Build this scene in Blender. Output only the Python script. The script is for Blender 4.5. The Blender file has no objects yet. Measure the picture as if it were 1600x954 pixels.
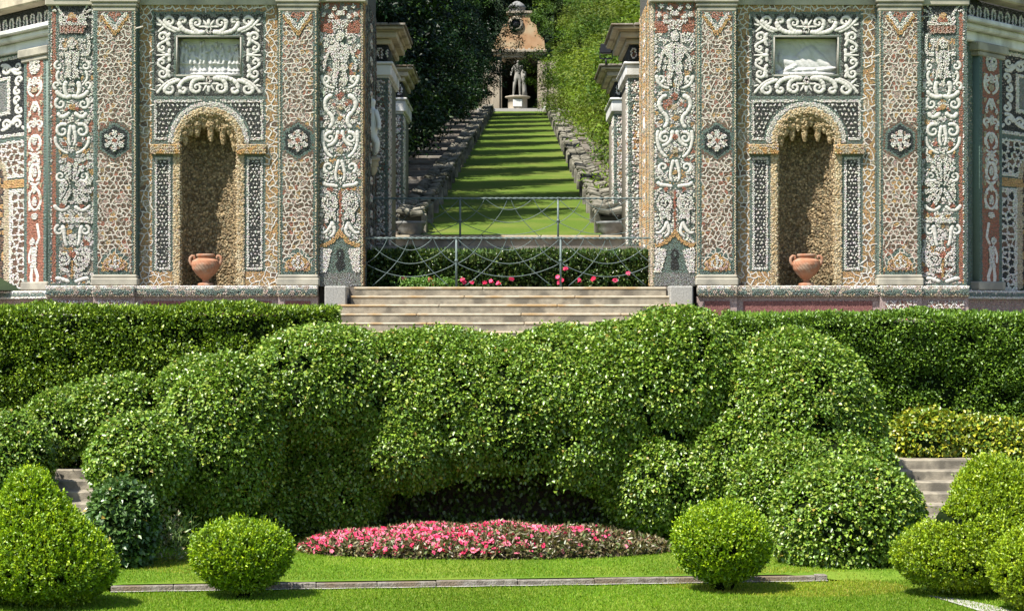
import bpy, math, random
import numpy as np
from mathutils import Vector, Matrix

# ------------------------------------------------------------------ camera, light, exposure
scene = bpy.context.scene
C = scene.collection
CAMY, EYE, FPX = -41.2, 3.6, 3500.0
cam_d = bpy.data.cameras.new('camera')
cam_d.lens = FPX / 1600 * 36
cam_d.clip_end = 2000
cam = bpy.data.objects.new('camera', cam_d)
cam.location = (0, CAMY, EYE)
cam.rotation_euler = (math.radians(90), 0, 0)
C.objects.link(cam)
scene.camera = cam

SUN_EL, SUN_AZ = 58.0, 48.0            # elevation; angle to the left of straight behind the camera
e, a = math.radians(SUN_EL), math.radians(SUN_AZ)
to_sun = Vector((-math.sin(a) * math.cos(e), -math.cos(a) * math.cos(e), math.sin(e)))
sun_d = bpy.data.lights.new('sun', 'SUN')
sun_d.energy = 5.0
sun_d.angle = math.radians(0.5)
sun_d.color = (1.0, 0.955, 0.87)
sun = bpy.data.objects.new('sun', sun_d)
sun.rotation_euler = to_sun.to_track_quat('Z', 'Y').to_euler()
sun.location = (-20, -30, 60)
C.objects.link(sun)
world = bpy.data.worlds.new('World')
scene.world = world
world.use_nodes = True
nt = world.node_tree
sky = nt.nodes.new('ShaderNodeTexSky')
sky.sky_type = 'NISHITA'
sky.sun_disc = False
sky.sun_elevation = e
sky.sun_rotation = math.atan2(to_sun.x, to_sun.y)
nt.links.new(sky.outputs[0], nt.nodes['Background'].inputs[0])
nt.nodes['Background'].inputs[1].default_value = 0.10
scene.view_settings.view_transform = 'Standard'
scene.view_settings.look = 'None'
scene.view_settings.exposure = 1.05
scene.view_settings.gamma = 1.0
scene.cycles.max_bounces = 6
scene.cycles.diffuse_bounces = 3
scene.cycles.transparent_max_bounces = 6

# ------------------------------------------------------------------ helpers
def sc(Y):                       # photo pixels per metre at distance Y
    return FPX / (Y - CAMY)
def wx(px, Y=0.0):
    return (px - 800) / sc(Y)
def wz(py, Y=0.0):
    return EYE + (477 - py) / sc(Y)

def tag(o, label=None, cat=None, group=None, kind='thing'):
    if label: o['label'] = label
    if cat: o['category'] = cat
    if group: o['group'] = group
    if kind: o['kind'] = kind
    return o
def empty(name, loc=(0, 0, 0), label=None, cat=None, group=None):
    o = bpy.data.objects.new(name, None)
    o.empty_display_size = 0.2
    C.objects.link(o)
    o.location = loc
    return tag(o, label, cat, group)
def copy_tree(o, parent=None):
    c = o.copy()
    C.objects.link(c)
    c.parent = parent
    for ch in list(o.children):
        copy_tree(ch, c)
    return c

class MB:
    """collects polygons; build() links them as one mesh object"""
    def __init__(s):
        s.v, s.f, s.sm = [], [], []
    def add(s, verts, faces, smooth=False):
        n = len(s.v)
        s.v += [tuple(p) for p in verts]
        s.f += [tuple(i + n for i in f) for f in faces]
        s.sm += [smooth] * len(faces)
    def box(s, x0, x1, y0, y1, z0, z1, M=None, bev=0.0):
        x0, x1 = min(x0, x1), max(x0, x1); y0, y1 = min(y0, y1), max(y0, y1); z0, z1 = min(z0, z1), max(z0, z1)
        b = min(bev, (x1 - x0) * .45, (y1 - y0) * .45, (z1 - z0) * .45)
        if b <= 0:
            vs = [Vector((x, y, z)) for z in (z0, z1) for y in (y0, y1) for x in (x0, x1)]
            fs = [(0, 2, 3, 1), (4, 5, 7, 6), (0, 1, 5, 4), (1, 3, 7, 5), (3, 2, 6, 7), (2, 0, 4, 6)]
        else:
            def ring(x0, x1, y0, y1, z, b):
                return [(x0 + b, y0, z), (x1 - b, y0, z), (x1, y0 + b, z), (x1, y1 - b, z), (x1 - b, y1, z), (x0 + b, y1, z), (x0, y1 - b, z), (x0, y0 + b, z)]
            rs = [ring(x0 + b, x1 - b, y0 + b, y1 - b, z0, b * .5), ring(x0, x1, y0, y1, z0 + b, b), ring(x0, x1, y0, y1, z1 - b, b), ring(x0 + b, x1 - b, y0 + b, y1 - b, z1, b * .5)]
            vs = [Vector(p) for r in rs for p in r]
            fs = [tuple(reversed(range(8))), tuple(range(24, 32))]
            for k in range(3):
                for i in range(8):
                    j = (i + 1) % 8
                    fs.append((k * 8 + i, k * 8 + j, k * 8 + 8 + j, k * 8 + 8 + i))
        if M is not None:
            vs = [M @ p for p in vs]
        s.add(vs, fs)
    def tube(s, pts, r, n=6, cap=True):
        pts = [Vector(p) for p in pts]
        rr = r if isinstance(r, (list, tuple)) else [r] * len(pts)
        vs, up = [], None
        for i, p in enumerate(pts):
            d = (pts[min(i + 1, len(pts) - 1)] - pts[max(i - 1, 0)]).normalized()
            if up is None:
                up = Vector((0, 0, 1)) if abs(d.z) < .9 else Vector((1, 0, 0))
            x = d.cross(up)
            if x.length < 1e-5:
                x = d.orthogonal()
            x.normalize()
            y = x.cross(d).normalized()
            up = y
            for k in range(n):
                t = 2 * math.pi * k / n
                vs.append(p + (x * math.cos(t) + y * math.sin(t)) * rr[i])
        fs = []
        for i in range(len(pts) - 1):
            for k in range(n):
                j = (k + 1) % n
                fs.append((i * n + k, i * n + j, (i + 1) * n + j, (i + 1) * n + k))
        if cap:
            fs.append(tuple(reversed(range(n))))
            fs.append(tuple(range((len(pts) - 1) * n, len(pts) * n)))
        s.add(vs, fs, True)
    def lathe(s, prof, c=(0, 0, 0), n=24, mod=None):
        vs = []
        for (r, z) in prof:
            for k in range(n):
                t = 2 * math.pi * k / n
                q = r if mod is None else mod(r, z, t)
                vs.append((c[0] + q * math.cos(t), c[1] + q * math.sin(t), c[2] + z))
        fs = []
        for i in range(len(prof) - 1):
            for k in range(n):
                j = (k + 1) % n
                fs.append((i * n + k, i * n + j, (i + 1) * n + j, (i + 1) * n + k))
        s.add(vs, fs, True)
    def build(s, name, m, parent=None, kind=None):
        me = bpy.data.meshes.new(name)
        me.from_pydata(s.v, [], s.f)
        me.polygons.foreach_set('use_smooth', s.sm)
        me.materials.append(m)
        me.update()
        o = bpy.data.objects.new(name, me)
        C.objects.link(o)
        if parent is not None: o.parent = parent
        if kind: o['kind'] = kind
        return o

def np_mesh(name, V, F3=None, F4=None, col=None, mat=None, parent=None, smooth=False, kind=None):
    """mesh from numpy arrays; col is one rgb per vertex"""
    me = bpy.data.meshes.new(name)
    V = np.asarray(V, np.float32)
    n3 = 0 if F3 is None else len(F3)
    n4 = 0 if F4 is None else len(F4)
    me.vertices.add(len(V))
    me.vertices.foreach_set('co', V.ravel())
    loops = np.concatenate([np.asarray(F3, np.int32).ravel() if n3 else np.zeros(0, np.int32), np.asarray(F4, np.int32).ravel() if n4 else np.zeros(0, np.int32)])
    me.loops.add(len(loops))
    me.loops.foreach_set('vertex_index', loops.astype(np.int32))
    me.polygons.add(n3 + n4)
    st = np.concatenate([np.arange(n3) * 3, n3 * 3 + np.arange(n4) * 4]).astype(np.int32)
    me.polygons.foreach_set('loop_start', st)
    if smooth:
        me.polygons.foreach_set('use_smooth', np.ones(n3 + n4, bool))
    if col is not None:
        at = me.attributes.new('Col', 'FLOAT_COLOR', 'POINT')
        cc = np.ones((len(V), 4), np.float32)
        cc[:, :3] = col
        at.data.foreach_set('color', cc.ravel())
    me.update(calc_edges=True)
    if mat: me.materials.append(mat)
    o = bpy.data.objects.new(name, me)
    C.objects.link(o)
    if parent is not None: o.parent = parent
    if kind: o['kind'] = kind
    return o

def norm(v):
    return v / np.maximum(np.linalg.norm(v, axis=-1, keepdims=True), 1e-9)
def lump(P, freq, seed, k=7):
    r = np.random.default_rng(seed)
    D = norm(r.normal(size=(k, 3))) * freq * (0.6 + 0.9 * r.random((k, 1)))
    return np.sin(P @ D.T + r.random(k) * 6.28).sum(1) / math.sqrt(k)

# ------------------------------------------------------------------ materials
def new_mat(name):
    m = bpy.data.materials.new(name)
    m.use_nodes = True
    return m, m.node_tree, m.node_tree.nodes['Principled BSDF']
def noise_mat(name, c1, c2, scale=6, rough=.8, bump=.3, bscale=60, c3=None, c3scale=1.2, spec=.3, detail=8):
    m, t, b = new_mat(name)
    tc = t.nodes.new('ShaderNodeTexCoord')
    n1 = t.nodes.new('ShaderNodeTexNoise'); n1.inputs['Scale'].default_value = scale; n1.inputs['Detail'].default_value = detail
    t.links.new(tc.outputs['Object'], n1.inputs['Vector'])
    r = t.nodes.new('ShaderNodeValToRGB')
    r.color_ramp.elements[0].position = .3; r.color_ramp.elements[1].position = .7
    r.color_ramp.elements[0].color = (*c1, 1); r.color_ramp.elements[1].color = (*c2, 1)
    t.links.new(n1.outputs[0], r.inputs[0])
    out = r.outputs[0]
    if c3:
        n3 = t.nodes.new('ShaderNodeTexNoise'); n3.inputs['Scale'].default_value = c3scale; n3.inputs['Detail'].default_value = 6
        t.links.new(tc.outputs['Object'], n3.inputs['Vector'])
        r3 = t.nodes.new('ShaderNodeValToRGB'); r3.color_ramp.elements[0].position = .48; r3.color_ramp.elements[1].position = .62
        t.links.new(n3.outputs[0], r3.inputs[0])
        mx = t.nodes.new('ShaderNodeMix'); mx.data_type = 'RGBA'
        t.links.new(r3.outputs[0], mx.inputs[0]); t.links.new(out, mx.inputs[6]); mx.inputs[7].default_value = (*c3, 1)
        out = mx.outputs[2]
    t.links.new(out, b.inputs['Base Color'])
    b.inputs['Roughness'].default_value = rough
    b.inputs['Specular IOR Level'].default_value = spec
    if bump:
        n2 = t.nodes.new('ShaderNodeTexNoise'); n2.inputs['Scale'].default_value = bscale; n2.inputs['Detail'].default_value = 6
        t.links.new(tc.outputs['Object'], n2.inputs['Vector'])
        bp = t.nodes.new('ShaderNodeBump'); bp.inputs['Strength'].default_value = bump; bp.inputs['Distance'].default_value = .03
        t.links.new(n2.outputs[0], bp.inputs['Height'])
        t.links.new(bp.outputs[0], b.inputs['Normal'])
    return m
def col_mat(name, rough=.6, spec=.35, bump=0, bscale=120, var=.25, vscale=90):
    m, t, b = new_mat(name)
    at = t.nodes.new('ShaderNodeAttribute'); at.attribute_name = 'Col'
    tc = t.nodes.new('ShaderNodeTexCoord')
    n = t.nodes.new('ShaderNodeTexNoise'); n.inputs['Scale'].default_value = vscale; n.inputs['Detail'].default_value = 4
    t.links.new(tc.outputs['Object'], n.inputs['Vector'])
    mr = t.nodes.new('ShaderNodeMapRange'); mr.inputs[3].default_value = 1 - var; mr.inputs[4].default_value = 1 + var
    t.links.new(n.outputs[0], mr.inputs[0])
    mx = t.nodes.new('ShaderNodeVectorMath'); mx.operation = 'SCALE'
    t.links.new(at.outputs['Color'], mx.inputs[0]); t.links.new(mr.outputs[0], mx.inputs['Scale'])
    t.links.new(mx.outputs[0], b.inputs['Base Color'])
    b.inputs['Roughness'].default_value = rough
    b.inputs['Specular IOR Level'].default_value = spec
    if bump:
        bp = t.nodes.new('ShaderNodeBump'); bp.inputs['Strength'].default_value = bump; bp.inputs['Distance'].default_value = .01
        n2 = t.nodes.new('ShaderNodeTexNoise'); n2.inputs['Scale'].default_value = bscale
        t.links.new(tc.outputs['Object'], n2.inputs['Vector'])
        t.links.new(n2.outputs[0], bp.inputs['Height']); t.links.new(bp.outputs[0], b.inputs['Normal'])
    return m
def leaf_mat(name, rough=.4, spec=.5, trans=.3, tint=(1.5, 1.5, .5)):
    m, t, b = new_mat(name)
    at = t.nodes.new('ShaderNodeAttribute'); at.attribute_name = 'Col'
    t.links.new(at.outputs['Color'], b.inputs['Base Color'])
    b.inputs['Roughness'].default_value = rough
    b.inputs['Specular IOR Level'].default_value = spec
    tr = t.nodes.new('ShaderNodeBsdfTranslucent')
    mu = t.nodes.new('ShaderNodeVectorMath'); mu.operation = 'MULTIPLY'
    mu.inputs[1].default_value = tint
    t.links.new(at.outputs['Color'], mu.inputs[0]); t.links.new(mu.outputs[0], tr.inputs[0])
    mx = t.nodes.new('ShaderNodeMixShader'); mx.inputs[0].default_value = trans
    t.links.new(b.outputs[0], mx.inputs[1]); t.links.new(tr.outputs[0], mx.inputs[2])
    t.links.new(mx.outputs[0], t.nodes['Material Output'].inputs[0])
    return m

M = {}
M['pebble'] = col_mat('pebble mosaic', .62, .35)
M['rock'] = col_mat('tufa rock', .95, .1, .6, 60, .35, 40)
M['mortar'] = noise_mat('mortar', (.055, .058, .05), (.12, .115, .10), 20, .95, .5, 80)
M['rockbed'] = noise_mat('tufa bed', (.07, .05, .03), (.17, .12, .06), 15, 1, .8, 40)
M['stone'] = noise_mat('cut stone', (.30, .275, .22), (.38, .35, .28), 5, .85, .2, 90, (.22, .205, .17), 1.6)
M['white_stone'] = noise_mat('painted cornice', (.60, .59, .57), (.68, .67, .65), 4, .8, .15, 60, (.42, .41, .38), 1.5)
M['roof_stone'] = noise_mat('roof slab stone', (.38, .325, .235), (.48, .42, .31), 5, .9, .25, 50, (.24, .20, .15), 1.3)
M['step'] = noise_mat('step stone', (.20, .175, .135), (.33, .29, .22), 9, .9, .35, 70, (.13, .115, .09), 2.6)
M['nosing'] = noise_mat('step nosing', (.34, .29, .21), (.44, .39, .30), 9, .85, .25, 110, (.34, .235, .12), 1.8)
M['pink'] = noise_mat('pink pebbledash', (.25, .17, .155), (.42, .34, .31), 30, .95, .8, 70)
M['darkred'] = noise_mat('dark red pebbledash', (.14, .055, .05), (.25, .115, .10), 30, .95, .8, 70)
M['granite'] = noise_mat('granite block', (.20, .195, .18), (.36, .35, .32), 40, .85, .3, 120)
M['marble'] = noise_mat('relief marble', (.40, .39, .375), (.54, .53, .51), 5, .85, .35, 50)
M['statue'] = noise_mat('weathered statue stone', (.19, .18, .16), (.31, .295, .26), 4, .8, .2, 30)
M['white_fig'] = noise_mat('white stucco', (.58, .58, .57), (.66, .66, .64), 6, .7, .15, 50)
M['terracotta'] = noise_mat('terracotta', (.29, .125, .068), (.38, .18, .105), 7, .85, .2, 60, (.33, .215, .15), 5)
M['iron'] = noise_mat('green grey iron', (.07, .10, .098), (.12, .16, .155), 30, .5, .2, 100, spec=.5)
M['grey_tub'] = noise_mat('grey stone tub', (.15, .15, .145), (.25, .25, .24), 8, .85, .25, 60)
M['chain'] = noise_mat('shaded mossy chain stone', (.028, .027, .020), (.14, .13, .10), 5, .95, .5, 30, (.06, .065, .04), 1.4)  # whole stone darkened to stand for the shade on the chain
M['chain_wall'] = noise_mat('shaded chain wall stone', (.022, .021, .016), (.06, .056, .044), 3, .95, .4, 30, (.06, .06, .04), 1.0)  # near-black copy of the stone, so the channel gaps read as shade
M['chain_lip'] = noise_mat('sunlit chain lip stone', (.12, .112, .09), (.30, .28, .225), 4, .95, .5, 30, (.05, .05, .035), 1.6)  # paler copy of the stone, sunlit tops put into the colour
M['path'] = noise_mat('path paving', (.13, .11, .09), (.22, .19, .155), 3, .9, .3, 40, (.24, .22, .19), .9)
M['gravel'] = noise_mat('gravel', (.28, .26, .24), (.58, .56, .53), 60, .9, .8, 90)
M['kerb'] = noise_mat('kerb stone', (.12, .10, .08), (.27, .245, .21), 14, .95, .7, 40, (.17, .13, .09), 2.0)
M['core'] = noise_mat('shade core', (.006, .012, .004), (.016, .024, .008), 12, 1, .4, 30, spec=0)  # near-black colour stands in for the shade deep inside foliage
M['bark'] = noise_mat('bark', (.05, .04, .028), (.10, .08, .055), 8, .95, .6, 20)
M['soil'] = noise_mat('soil', (.03, .022, .014), (.06, .045, .03), 10, 1, .6, 40)
M['forest'] = noise_mat('hill ground', (.012, .022, .008), (.03, .05, .015), .4, 1, .6, 2)
M['orange_wall'] = noise_mat('orange stucco', (.36, .20, .10), (.44, .27, .15), 2, .9, .2, 20, (.44, .33, .20), .8)
M['beige_wall'] = noise_mat('beige stucco', (.30, .25, .19), (.38, .33, .25), 2, .9, .2, 20)
M['black'] = noise_mat('black metal', (.01, .01, .012), (.02, .02, .024), 10, .5, 0)
M['ivy'] = leaf_mat('ivy leaves', .38, .6, .12, (1.3, 1.5, .6))
M['box'] = leaf_mat('boxwood leaves', .42, .5, .22)
M['hedge'] = leaf_mat('hedge leaves', .40, .55, .12)
M['gloss'] = leaf_mat('glossy dark leaves', .30, .55, .18)
M['tree'] = leaf_mat('dark tree leaves', .40, .22, .12)
M['feather'] = leaf_mat('feathery sprays', .6, .25, .3)
M['petal'] = leaf_mat('petals', .6, .2, .3, (1.2, 1.0, 1.0))
M['grass'] = leaf_mat('grass blades', .55, .25, .35, (1.4, 1.4, .5))

def lawn_mat(name, c1, c2, c3):
    m, t, b = new_mat(name)
    tc = t.nodes.new('ShaderNodeTexCoord')
    def nz(s, d=6):
        n = t.nodes.new('ShaderNodeTexNoise'); n.inputs['Scale'].default_value = s; n.inputs['Detail'].default_value = d
        t.links.new(tc.outputs['Object'], n.inputs['Vector']); return n
    n1, n2 = nz(18, 10), nz(.55, 4)
    r = t.nodes.new('ShaderNodeValToRGB'); r.color_ramp.elements[0].position = .32; r.color_ramp.elements[1].position = .68
    r.color_ramp.elements[0].color = (*c1, 1); r.color_ramp.elements[1].color = (*c2, 1)
    t.links.new(n1.outputs[0], r.inputs[0])
    r2 = t.nodes.new('ShaderNodeValToRGB'); r2.color_ramp.elements[0].position = .46; r2.color_ramp.elements[1].position = .68
    t.links.new(n2.outputs[0], r2.inputs[0])
    mx = t.nodes.new('ShaderNodeMix'); mx.data_type = 'RGBA'
    t.links.new(r2.outputs[0], mx.inputs[0]); t.links.new(r.outputs[0], mx.inputs[6]); mx.inputs[7].default_value = (*c3, 1)
    t.links.new(mx.outputs[2], b.inputs['Base Color'])
    b.inputs['Roughness'].default_value = .9; b.inputs['Specular IOR Level'].default_value = .1
    bp = t.nodes.new('ShaderNodeBump'); bp.inputs['Strength'].default_value = .6; bp.inputs['Distance'].default_value = .03
    n4 = nz(45, 8)
    t.links.new(n4.outputs[0], bp.inputs['Height']); t.links.new(bp.outputs[0], b.inputs['Normal'])
    return m
M['lawn'] = lawn_mat('lawn turf', (.07, .14, .012), (.115, .20, .018), (.17, .22, .03))
M['lawn_far'] = lawn_mat('far lawn turf', (.065, .115, .014), (.095, .145, .02), (.13, .155, .032))

# ------------------------------------------------------------------ ground, terraces, hill
def sheet(name, x0, x1, y0, y1, z, m, nx=1, ny=1, fn=None):
    b = MB()
    vs = []
    for j in range(ny + 1):
        for i in range(nx + 1):
            x = x0 + (x1 - x0) * i / nx; y = y0 + (y1 - y0) * j / ny
            vs.append((x, y, z if fn is None else fn(x, y)))
    fs = [(j * (nx + 1) + i, j * (nx + 1) + i + 1, (j + 1) * (nx + 1) + i + 1, (j + 1) * (nx + 1) + i) for j in range(ny) for i in range(nx)]
    b.add(vs, fs, True)
    o = b.build(name, m)
    o['kind'] = 'structure'
    return o
sheet('lawn', -400, 400, -300, -4.0, -.1, M['lawn'])
def kerb_y(x):                   # the kerb that holds the upper lawn, slightly skewed
    return -12.35 + (x + 5.2) * .124
KX0, KX1 = wx(172, -12.4), wx(1292, -11.1)
b = MB()
n = 24
vs = []
for i in range(n + 1):
    x = -9 + 19 * i / n
    y = kerb_y(max(KX0 - .1, min(KX1 + .1, x)))
    vs += [(x, y + .1, -.002 if KX0 < x < KX1 else -.095), (x, y + .25, 0.0), (x, -4.2, 0.0)]
b.add(vs, [f for i in range(n) for f in ((i * 3, i * 3 + 3, i * 3 + 4, i * 3 + 1), (i * 3 + 1, i * 3 + 4, i * 3 + 5, i * 3 + 2))], True)
b.build('upper_lawn', M['lawn'], kind='structure')
b = MB()
random.seed(4)
x = KX0
while x < KX1:
    L = min(random.uniform(.7, 1.1), KX1 - x)
    y0 = kerb_y(x)
    Mx = Matrix.Translation((x, y0, 0)) @ Matrix.Rotation(math.atan(.124), 4, 'Z')
    b.box(0, L - .001, random.uniform(0, .012), .16, -.14, -.012 + random.uniform(-.01, .006), Mx, .008)
    x += L
b.build('kerb', M['kerb'], kind='structure')
b = MB()
vs = []
for i in range(41):
    x = KX0 + (KX1 - KX0) * i / 40
    vs += [(x, kerb_y(x) - .05 - .02 * math.sin(i * 1.7), -.078), (x, kerb_y(x) + .02, -.078)]
b.add(vs, [(i * 2, i * 2 + 2, i * 2 + 3, i * 2 + 1) for i in range(40)])
b.build('gravel_edge', M['gravel'], kind='structure')
# white gravel strip cutting the lawn at the lower right
b = MB()
sp = [(1447, 931), (1475, 938), (1520, 952), (1640, 992)]
pts = []
for px, py in sp:
    s = (py - 477) / 3.7
    Y = FPX / s + CAMY
    pts.append((wx(px, Y), Y))
vs = []
for i, (x, y) in enumerate(pts):
    w = (.02, .28, .42, .6)[i]
    vs += [(x, y, -.085), (x + w * .8, y + .12 * i, -.085)]
b.add(vs, [(i * 2, i * 2 + 1, i * 2 + 3, i * 2 + 2) for i in range(3)])
b.build('gravel_strip', M['gravel'], kind='structure')

b = MB()
b.box(-40, 40, -5.3, -3.2, -.3, 1.0); b.build('middle_terrace', M['soil'], kind='structure')
b = MB()
b.box(-40, 40, -3.2, 9, 0, 3.0); b.build('upper_terrace', M['path'], kind='structure')
b = MB()
b.box(-3.3, 3.3, -.2, 2.2, 3.0, 3.94); b.box(-3.3, 3.3, 2.2, 8.4, 3.0, 4.75)
b.build('gate_terrace', M['path'], kind='structure')

Y0S, Y1S = 8.8, 124.0
def slope(y):
    return 5.16 + .1105 * (max(y, Y0S) - Y0S)
def ax(y):                       # the avenue runs very slightly to the right
    return -.03 + .6 * (y - Y0S) / 114
def hill(x, y):
    z = slope(min(y, 128)) - .35
    if y > 128: z += (y - 128) * .42
    if abs(x) > 5: z += (abs(x) - 5) * .10 + .25 * math.sin(x * .7 + y * .3)
    if y < Y0S: z = 3.9 + (z - 3.9) * max(0, (y - 3) / (Y0S - 3))
    return z
sheet('hillside', -260, 260, 3, 420, 0, M['forest'], 104, 100, hill)
b = MB()
vs = []
n = 60
for i in range(n + 1):
    y = Y0S - .3 + (Y1S - Y0S + .3) * i / n
    vs += [(ax(y) - 2.05, y, slope(y)), (ax(y) + 2.05, y, slope(y))]
b.add(vs, [(i * 2, i * 2 + 1, i * 2 + 3, i * 2 + 2) for i in range(n)], True)
b.build('lawn_slope', M['lawn_far'], kind='structure')
# stepped paths outside the water chains
for sgn, nm in ((-1, 'garden_path'), (1, 'garden_path')):
    b = MB()
    y = Y0S - .2
    while y < Y1S:
        x0 = ax(y) + sgn * 2.5; x1 = ax(y) + sgn * 4.3
        b.box(x0, x1, y, y + 1.95, slope(y) - .6, slope(y) + .08, None, .02)
        y += 1.95
    b.build(nm, M['path'], kind='structure')

# ------------------------------------------------------------------ pebble mosaics
PAL = np.array([(.62, .585, .53), (.12, .165, .14), (.47, .285, .12), (.34, .135, .085), (.024, .026, .026), (.17, .10, .065), (.42, .285, .23), (.385, .325, .26), (.20, .205, .19), (.45, .37, .255), (.50, .45, .38)])
Wh, Gr, Oc, Re, Dk, Br, Pk, Be, Gy, Ye, Li = range(11)

class Cv:
    """a mosaic design: palette index and relief height on a grid in local units"""
    def __init__(s, u0, u1, y0, y1, R=2, base=Be):
        s.u0, s.y0, s.R = u0, y0, R
        s.nu, s.ny = int((u1 - u0) * R) + 1, int((y1 - y0) * R) + 1
        s.U, s.Y = np.meshgrid(u0 + np.arange(s.nu) / R, y0 + np.arange(s.ny) / R)
        s.idx = np.full((s.ny, s.nu), base, np.int8)
        s.h = np.zeros((s.ny, s.nu), np.float32)
        s.on = np.ones((s.ny, s.nu), bool)
        s.mir = [lambda u, y: (u, y)]
        s.rib, s.ribbons, s.fat = False, [], 1.03
    def put(s, m, c, h=0.0):
        s.idx[m] = c; s.h[m] = h
    def rect(s, u0, u1, y0, y1, c, h=0.0):
        for f in s.mir:
            a, b = f(u0, y0), f(u1, y1)
            lo = (min(a[0], b[0]), min(a[1], b[1])); hi = (max(a[0], b[0]), max(a[1], b[1]))
            s.put((s.U >= lo[0]) & (s.U <= hi[0]) & (s.Y >= lo[1]) & (s.Y <= hi[1]), c, h)
    def frame(s, u0, u1, y0, y1, w, c, h=0.0):
        for q in ((u0, u1, y0, y0 + w), (u0, u1, y1 - w, y1), (u0, u0 + w, y0, y1), (u1 - w, u1, y0, y1)):
            s.rect(*q, c, h)
    def _win(s, cu, cy, r):
        i0 = max(0, int((cu - r - s.u0) * s.R)); i1 = min(s.nu, int((cu + r - s.u0) * s.R) + 2)
        j0 = max(0, int((cy - r - s.y0) * s.R)); j1 = min(s.ny, int((cy + r - s.y0) * s.R) + 2)
        return slice(j0, j1), slice(i0, i1)
    def disc(s, cu, cy, r, c, h=0.0, ry=None):
        ry = ry or r
        for f in s.mir:
            a, b = f(cu, cy)
            w = s._win(a, b, max(r, ry))
            m = ((s.U[w] - a) / r) ** 2 + ((s.Y[w] - b) / ry) ** 2 <= 1
            s.idx[w][m] = c; s.h[w][m] = h
    def poly(s, pts, c, h=0.0):
        for f in s.mir:
            P = [f(*p) for p in pts]
            us = [p[0] for p in P]; ys = [p[1] for p in P]
            i0 = max(0, int((min(us) - s.u0) * s.R)); i1 = min(s.nu, int((max(us) - s.u0) * s.R) + 2)
            j0 = max(0, int((min(ys) - s.y0) * s.R)); j1 = min(s.ny, int((max(ys) - s.y0) * s.R) + 2)
            if i1 <= i0 or j1 <= j0: continue
            w = (slice(j0, j1), slice(i0, i1))
            X, Y = s.U[w], s.Y[w]
            m = np.zeros(X.shape, bool)
            for k in range(len(P)):
                (xa, ya), (xb, yb) = P[k], P[(k + 1) % len(P)]
                if ya == yb: continue
                t = ((ya > Y) != (yb > Y)) & (X < (xb - xa) * (Y - ya) / (yb - ya) + xa)
                m ^= t
            s.idx[w][m] = c; s.h[w][m] = h
    def fig(s, pts, c, h=0.0):
        s.stroke(list(pts) + [pts[0]], 4.2, Gr); s.poly(pts, c, h)
    def stroke(s, pts, w, c, h=0.0, w2=None):
        w2 = w if w2 is None else w2
        if s.rib and c == Wh:
            for f in s.mir: s.ribbons.append(([f(*p) for p in pts], w * s.fat, w2 * s.fat))
            return
        pts = np.array(pts, float)
        seg = np.linalg.norm(np.diff(pts, axis=0), axis=1)
        L = np.concatenate([[0], np.cumsum(seg)])
        n = max(2, int(L[-1] / .7))
        t = np.linspace(0, L[-1], n)
        q = np.stack([np.interp(t, L, pts[:, 0]), np.interp(t, L, pts[:, 1])], 1)
        for i in range(n):
            ww = (w + (w2 - w) * i / (n - 1)) / 2
            s.disc(q[i, 0], q[i, 1], max(ww, .4), c, h)
    def voro(s, sp, seed, sy=None):
        """nearest-seed distance gap and cell id of a jittered grid"""
        sy = sy or sp
        r = np.random.default_rng(seed)
        gu, gy = int((s.nu / s.R) / sp) + 5, int((s.ny / s.R) / sy) + 5
        JU, JY, ID = r.random((gy, gu)), r.random((gy, gu)), r.random((gy, gu))
        iu = ((s.U - s.u0) / sp).astype(int) + 2; iy = ((s.Y - s.y0) / sy).astype(int) + 2
        pu = (s.U - s.u0) / sp + 2; py = (s.Y - s.y0) / sy + 2
        d1 = np.full(s.U.shape, 9e9); d2 = d1.copy(); cid = np.zeros(s.U.shape)
        for a in (-1, 0, 1):
            for b in (-1, 0, 1):
                cu, cy = iu + a, iy + b
                d = np.hypot((cu + .1 + .8 * JU[cy, cu] - pu) * sp, (cy + .1 + .8 * JY[cy, cu] - py) * sy)
                near = d < d1
                d2 = np.where(near, d1, np.minimum(d2, d)); cid = np.where(near, ID[cy, cu], cid); d1 = np.where(near, d, d1)
        return d2 - d1, cid
    def comb(s, keep, size, seed, w, fills, ring):
        """irregular honeycomb: raised white joints, one filling colour per cell, 'ring' colour along the joints"""
        r = np.random.default_rng(seed)
        sx, sy = math.sqrt(3) * size, 1.5 * size
        J = np.round((s.Y - s.y0) / sy)
        best = np.full(s.U.shape, 9e9); idc = np.zeros(s.U.shape); 
        for dj in (-1, 0, 1):
            j = J + dj; off = (j % 2) * sx / 2
            i = np.round((s.U - s.u0 - off) / sx)
            d = np.hypot(s.U - s.u0 - off - i * sx, s.Y - s.y0 - j * sy)
            n = d < best
            best = np.where(n, d, best); idc = np.where(n, np.abs(np.sin(i * 12.9898 + j * 78.233 + seed) * 43758.5453) % 1, idc)
        k = keep(s.U, s.Y)
        for t, c in fills: s.put(k & (idc >= t), c)
        if ring is not None: s.put(k & (best > size * .74), ring)
        memo = {}
        def vert(u, y):
            q = (round(u * 4), round(y * 4))
            if q not in memo:
                memo[q] = (u + r.normal() * size * .31, y + r.normal() * size * .31)
            return memo[q]
        done = set()
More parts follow.
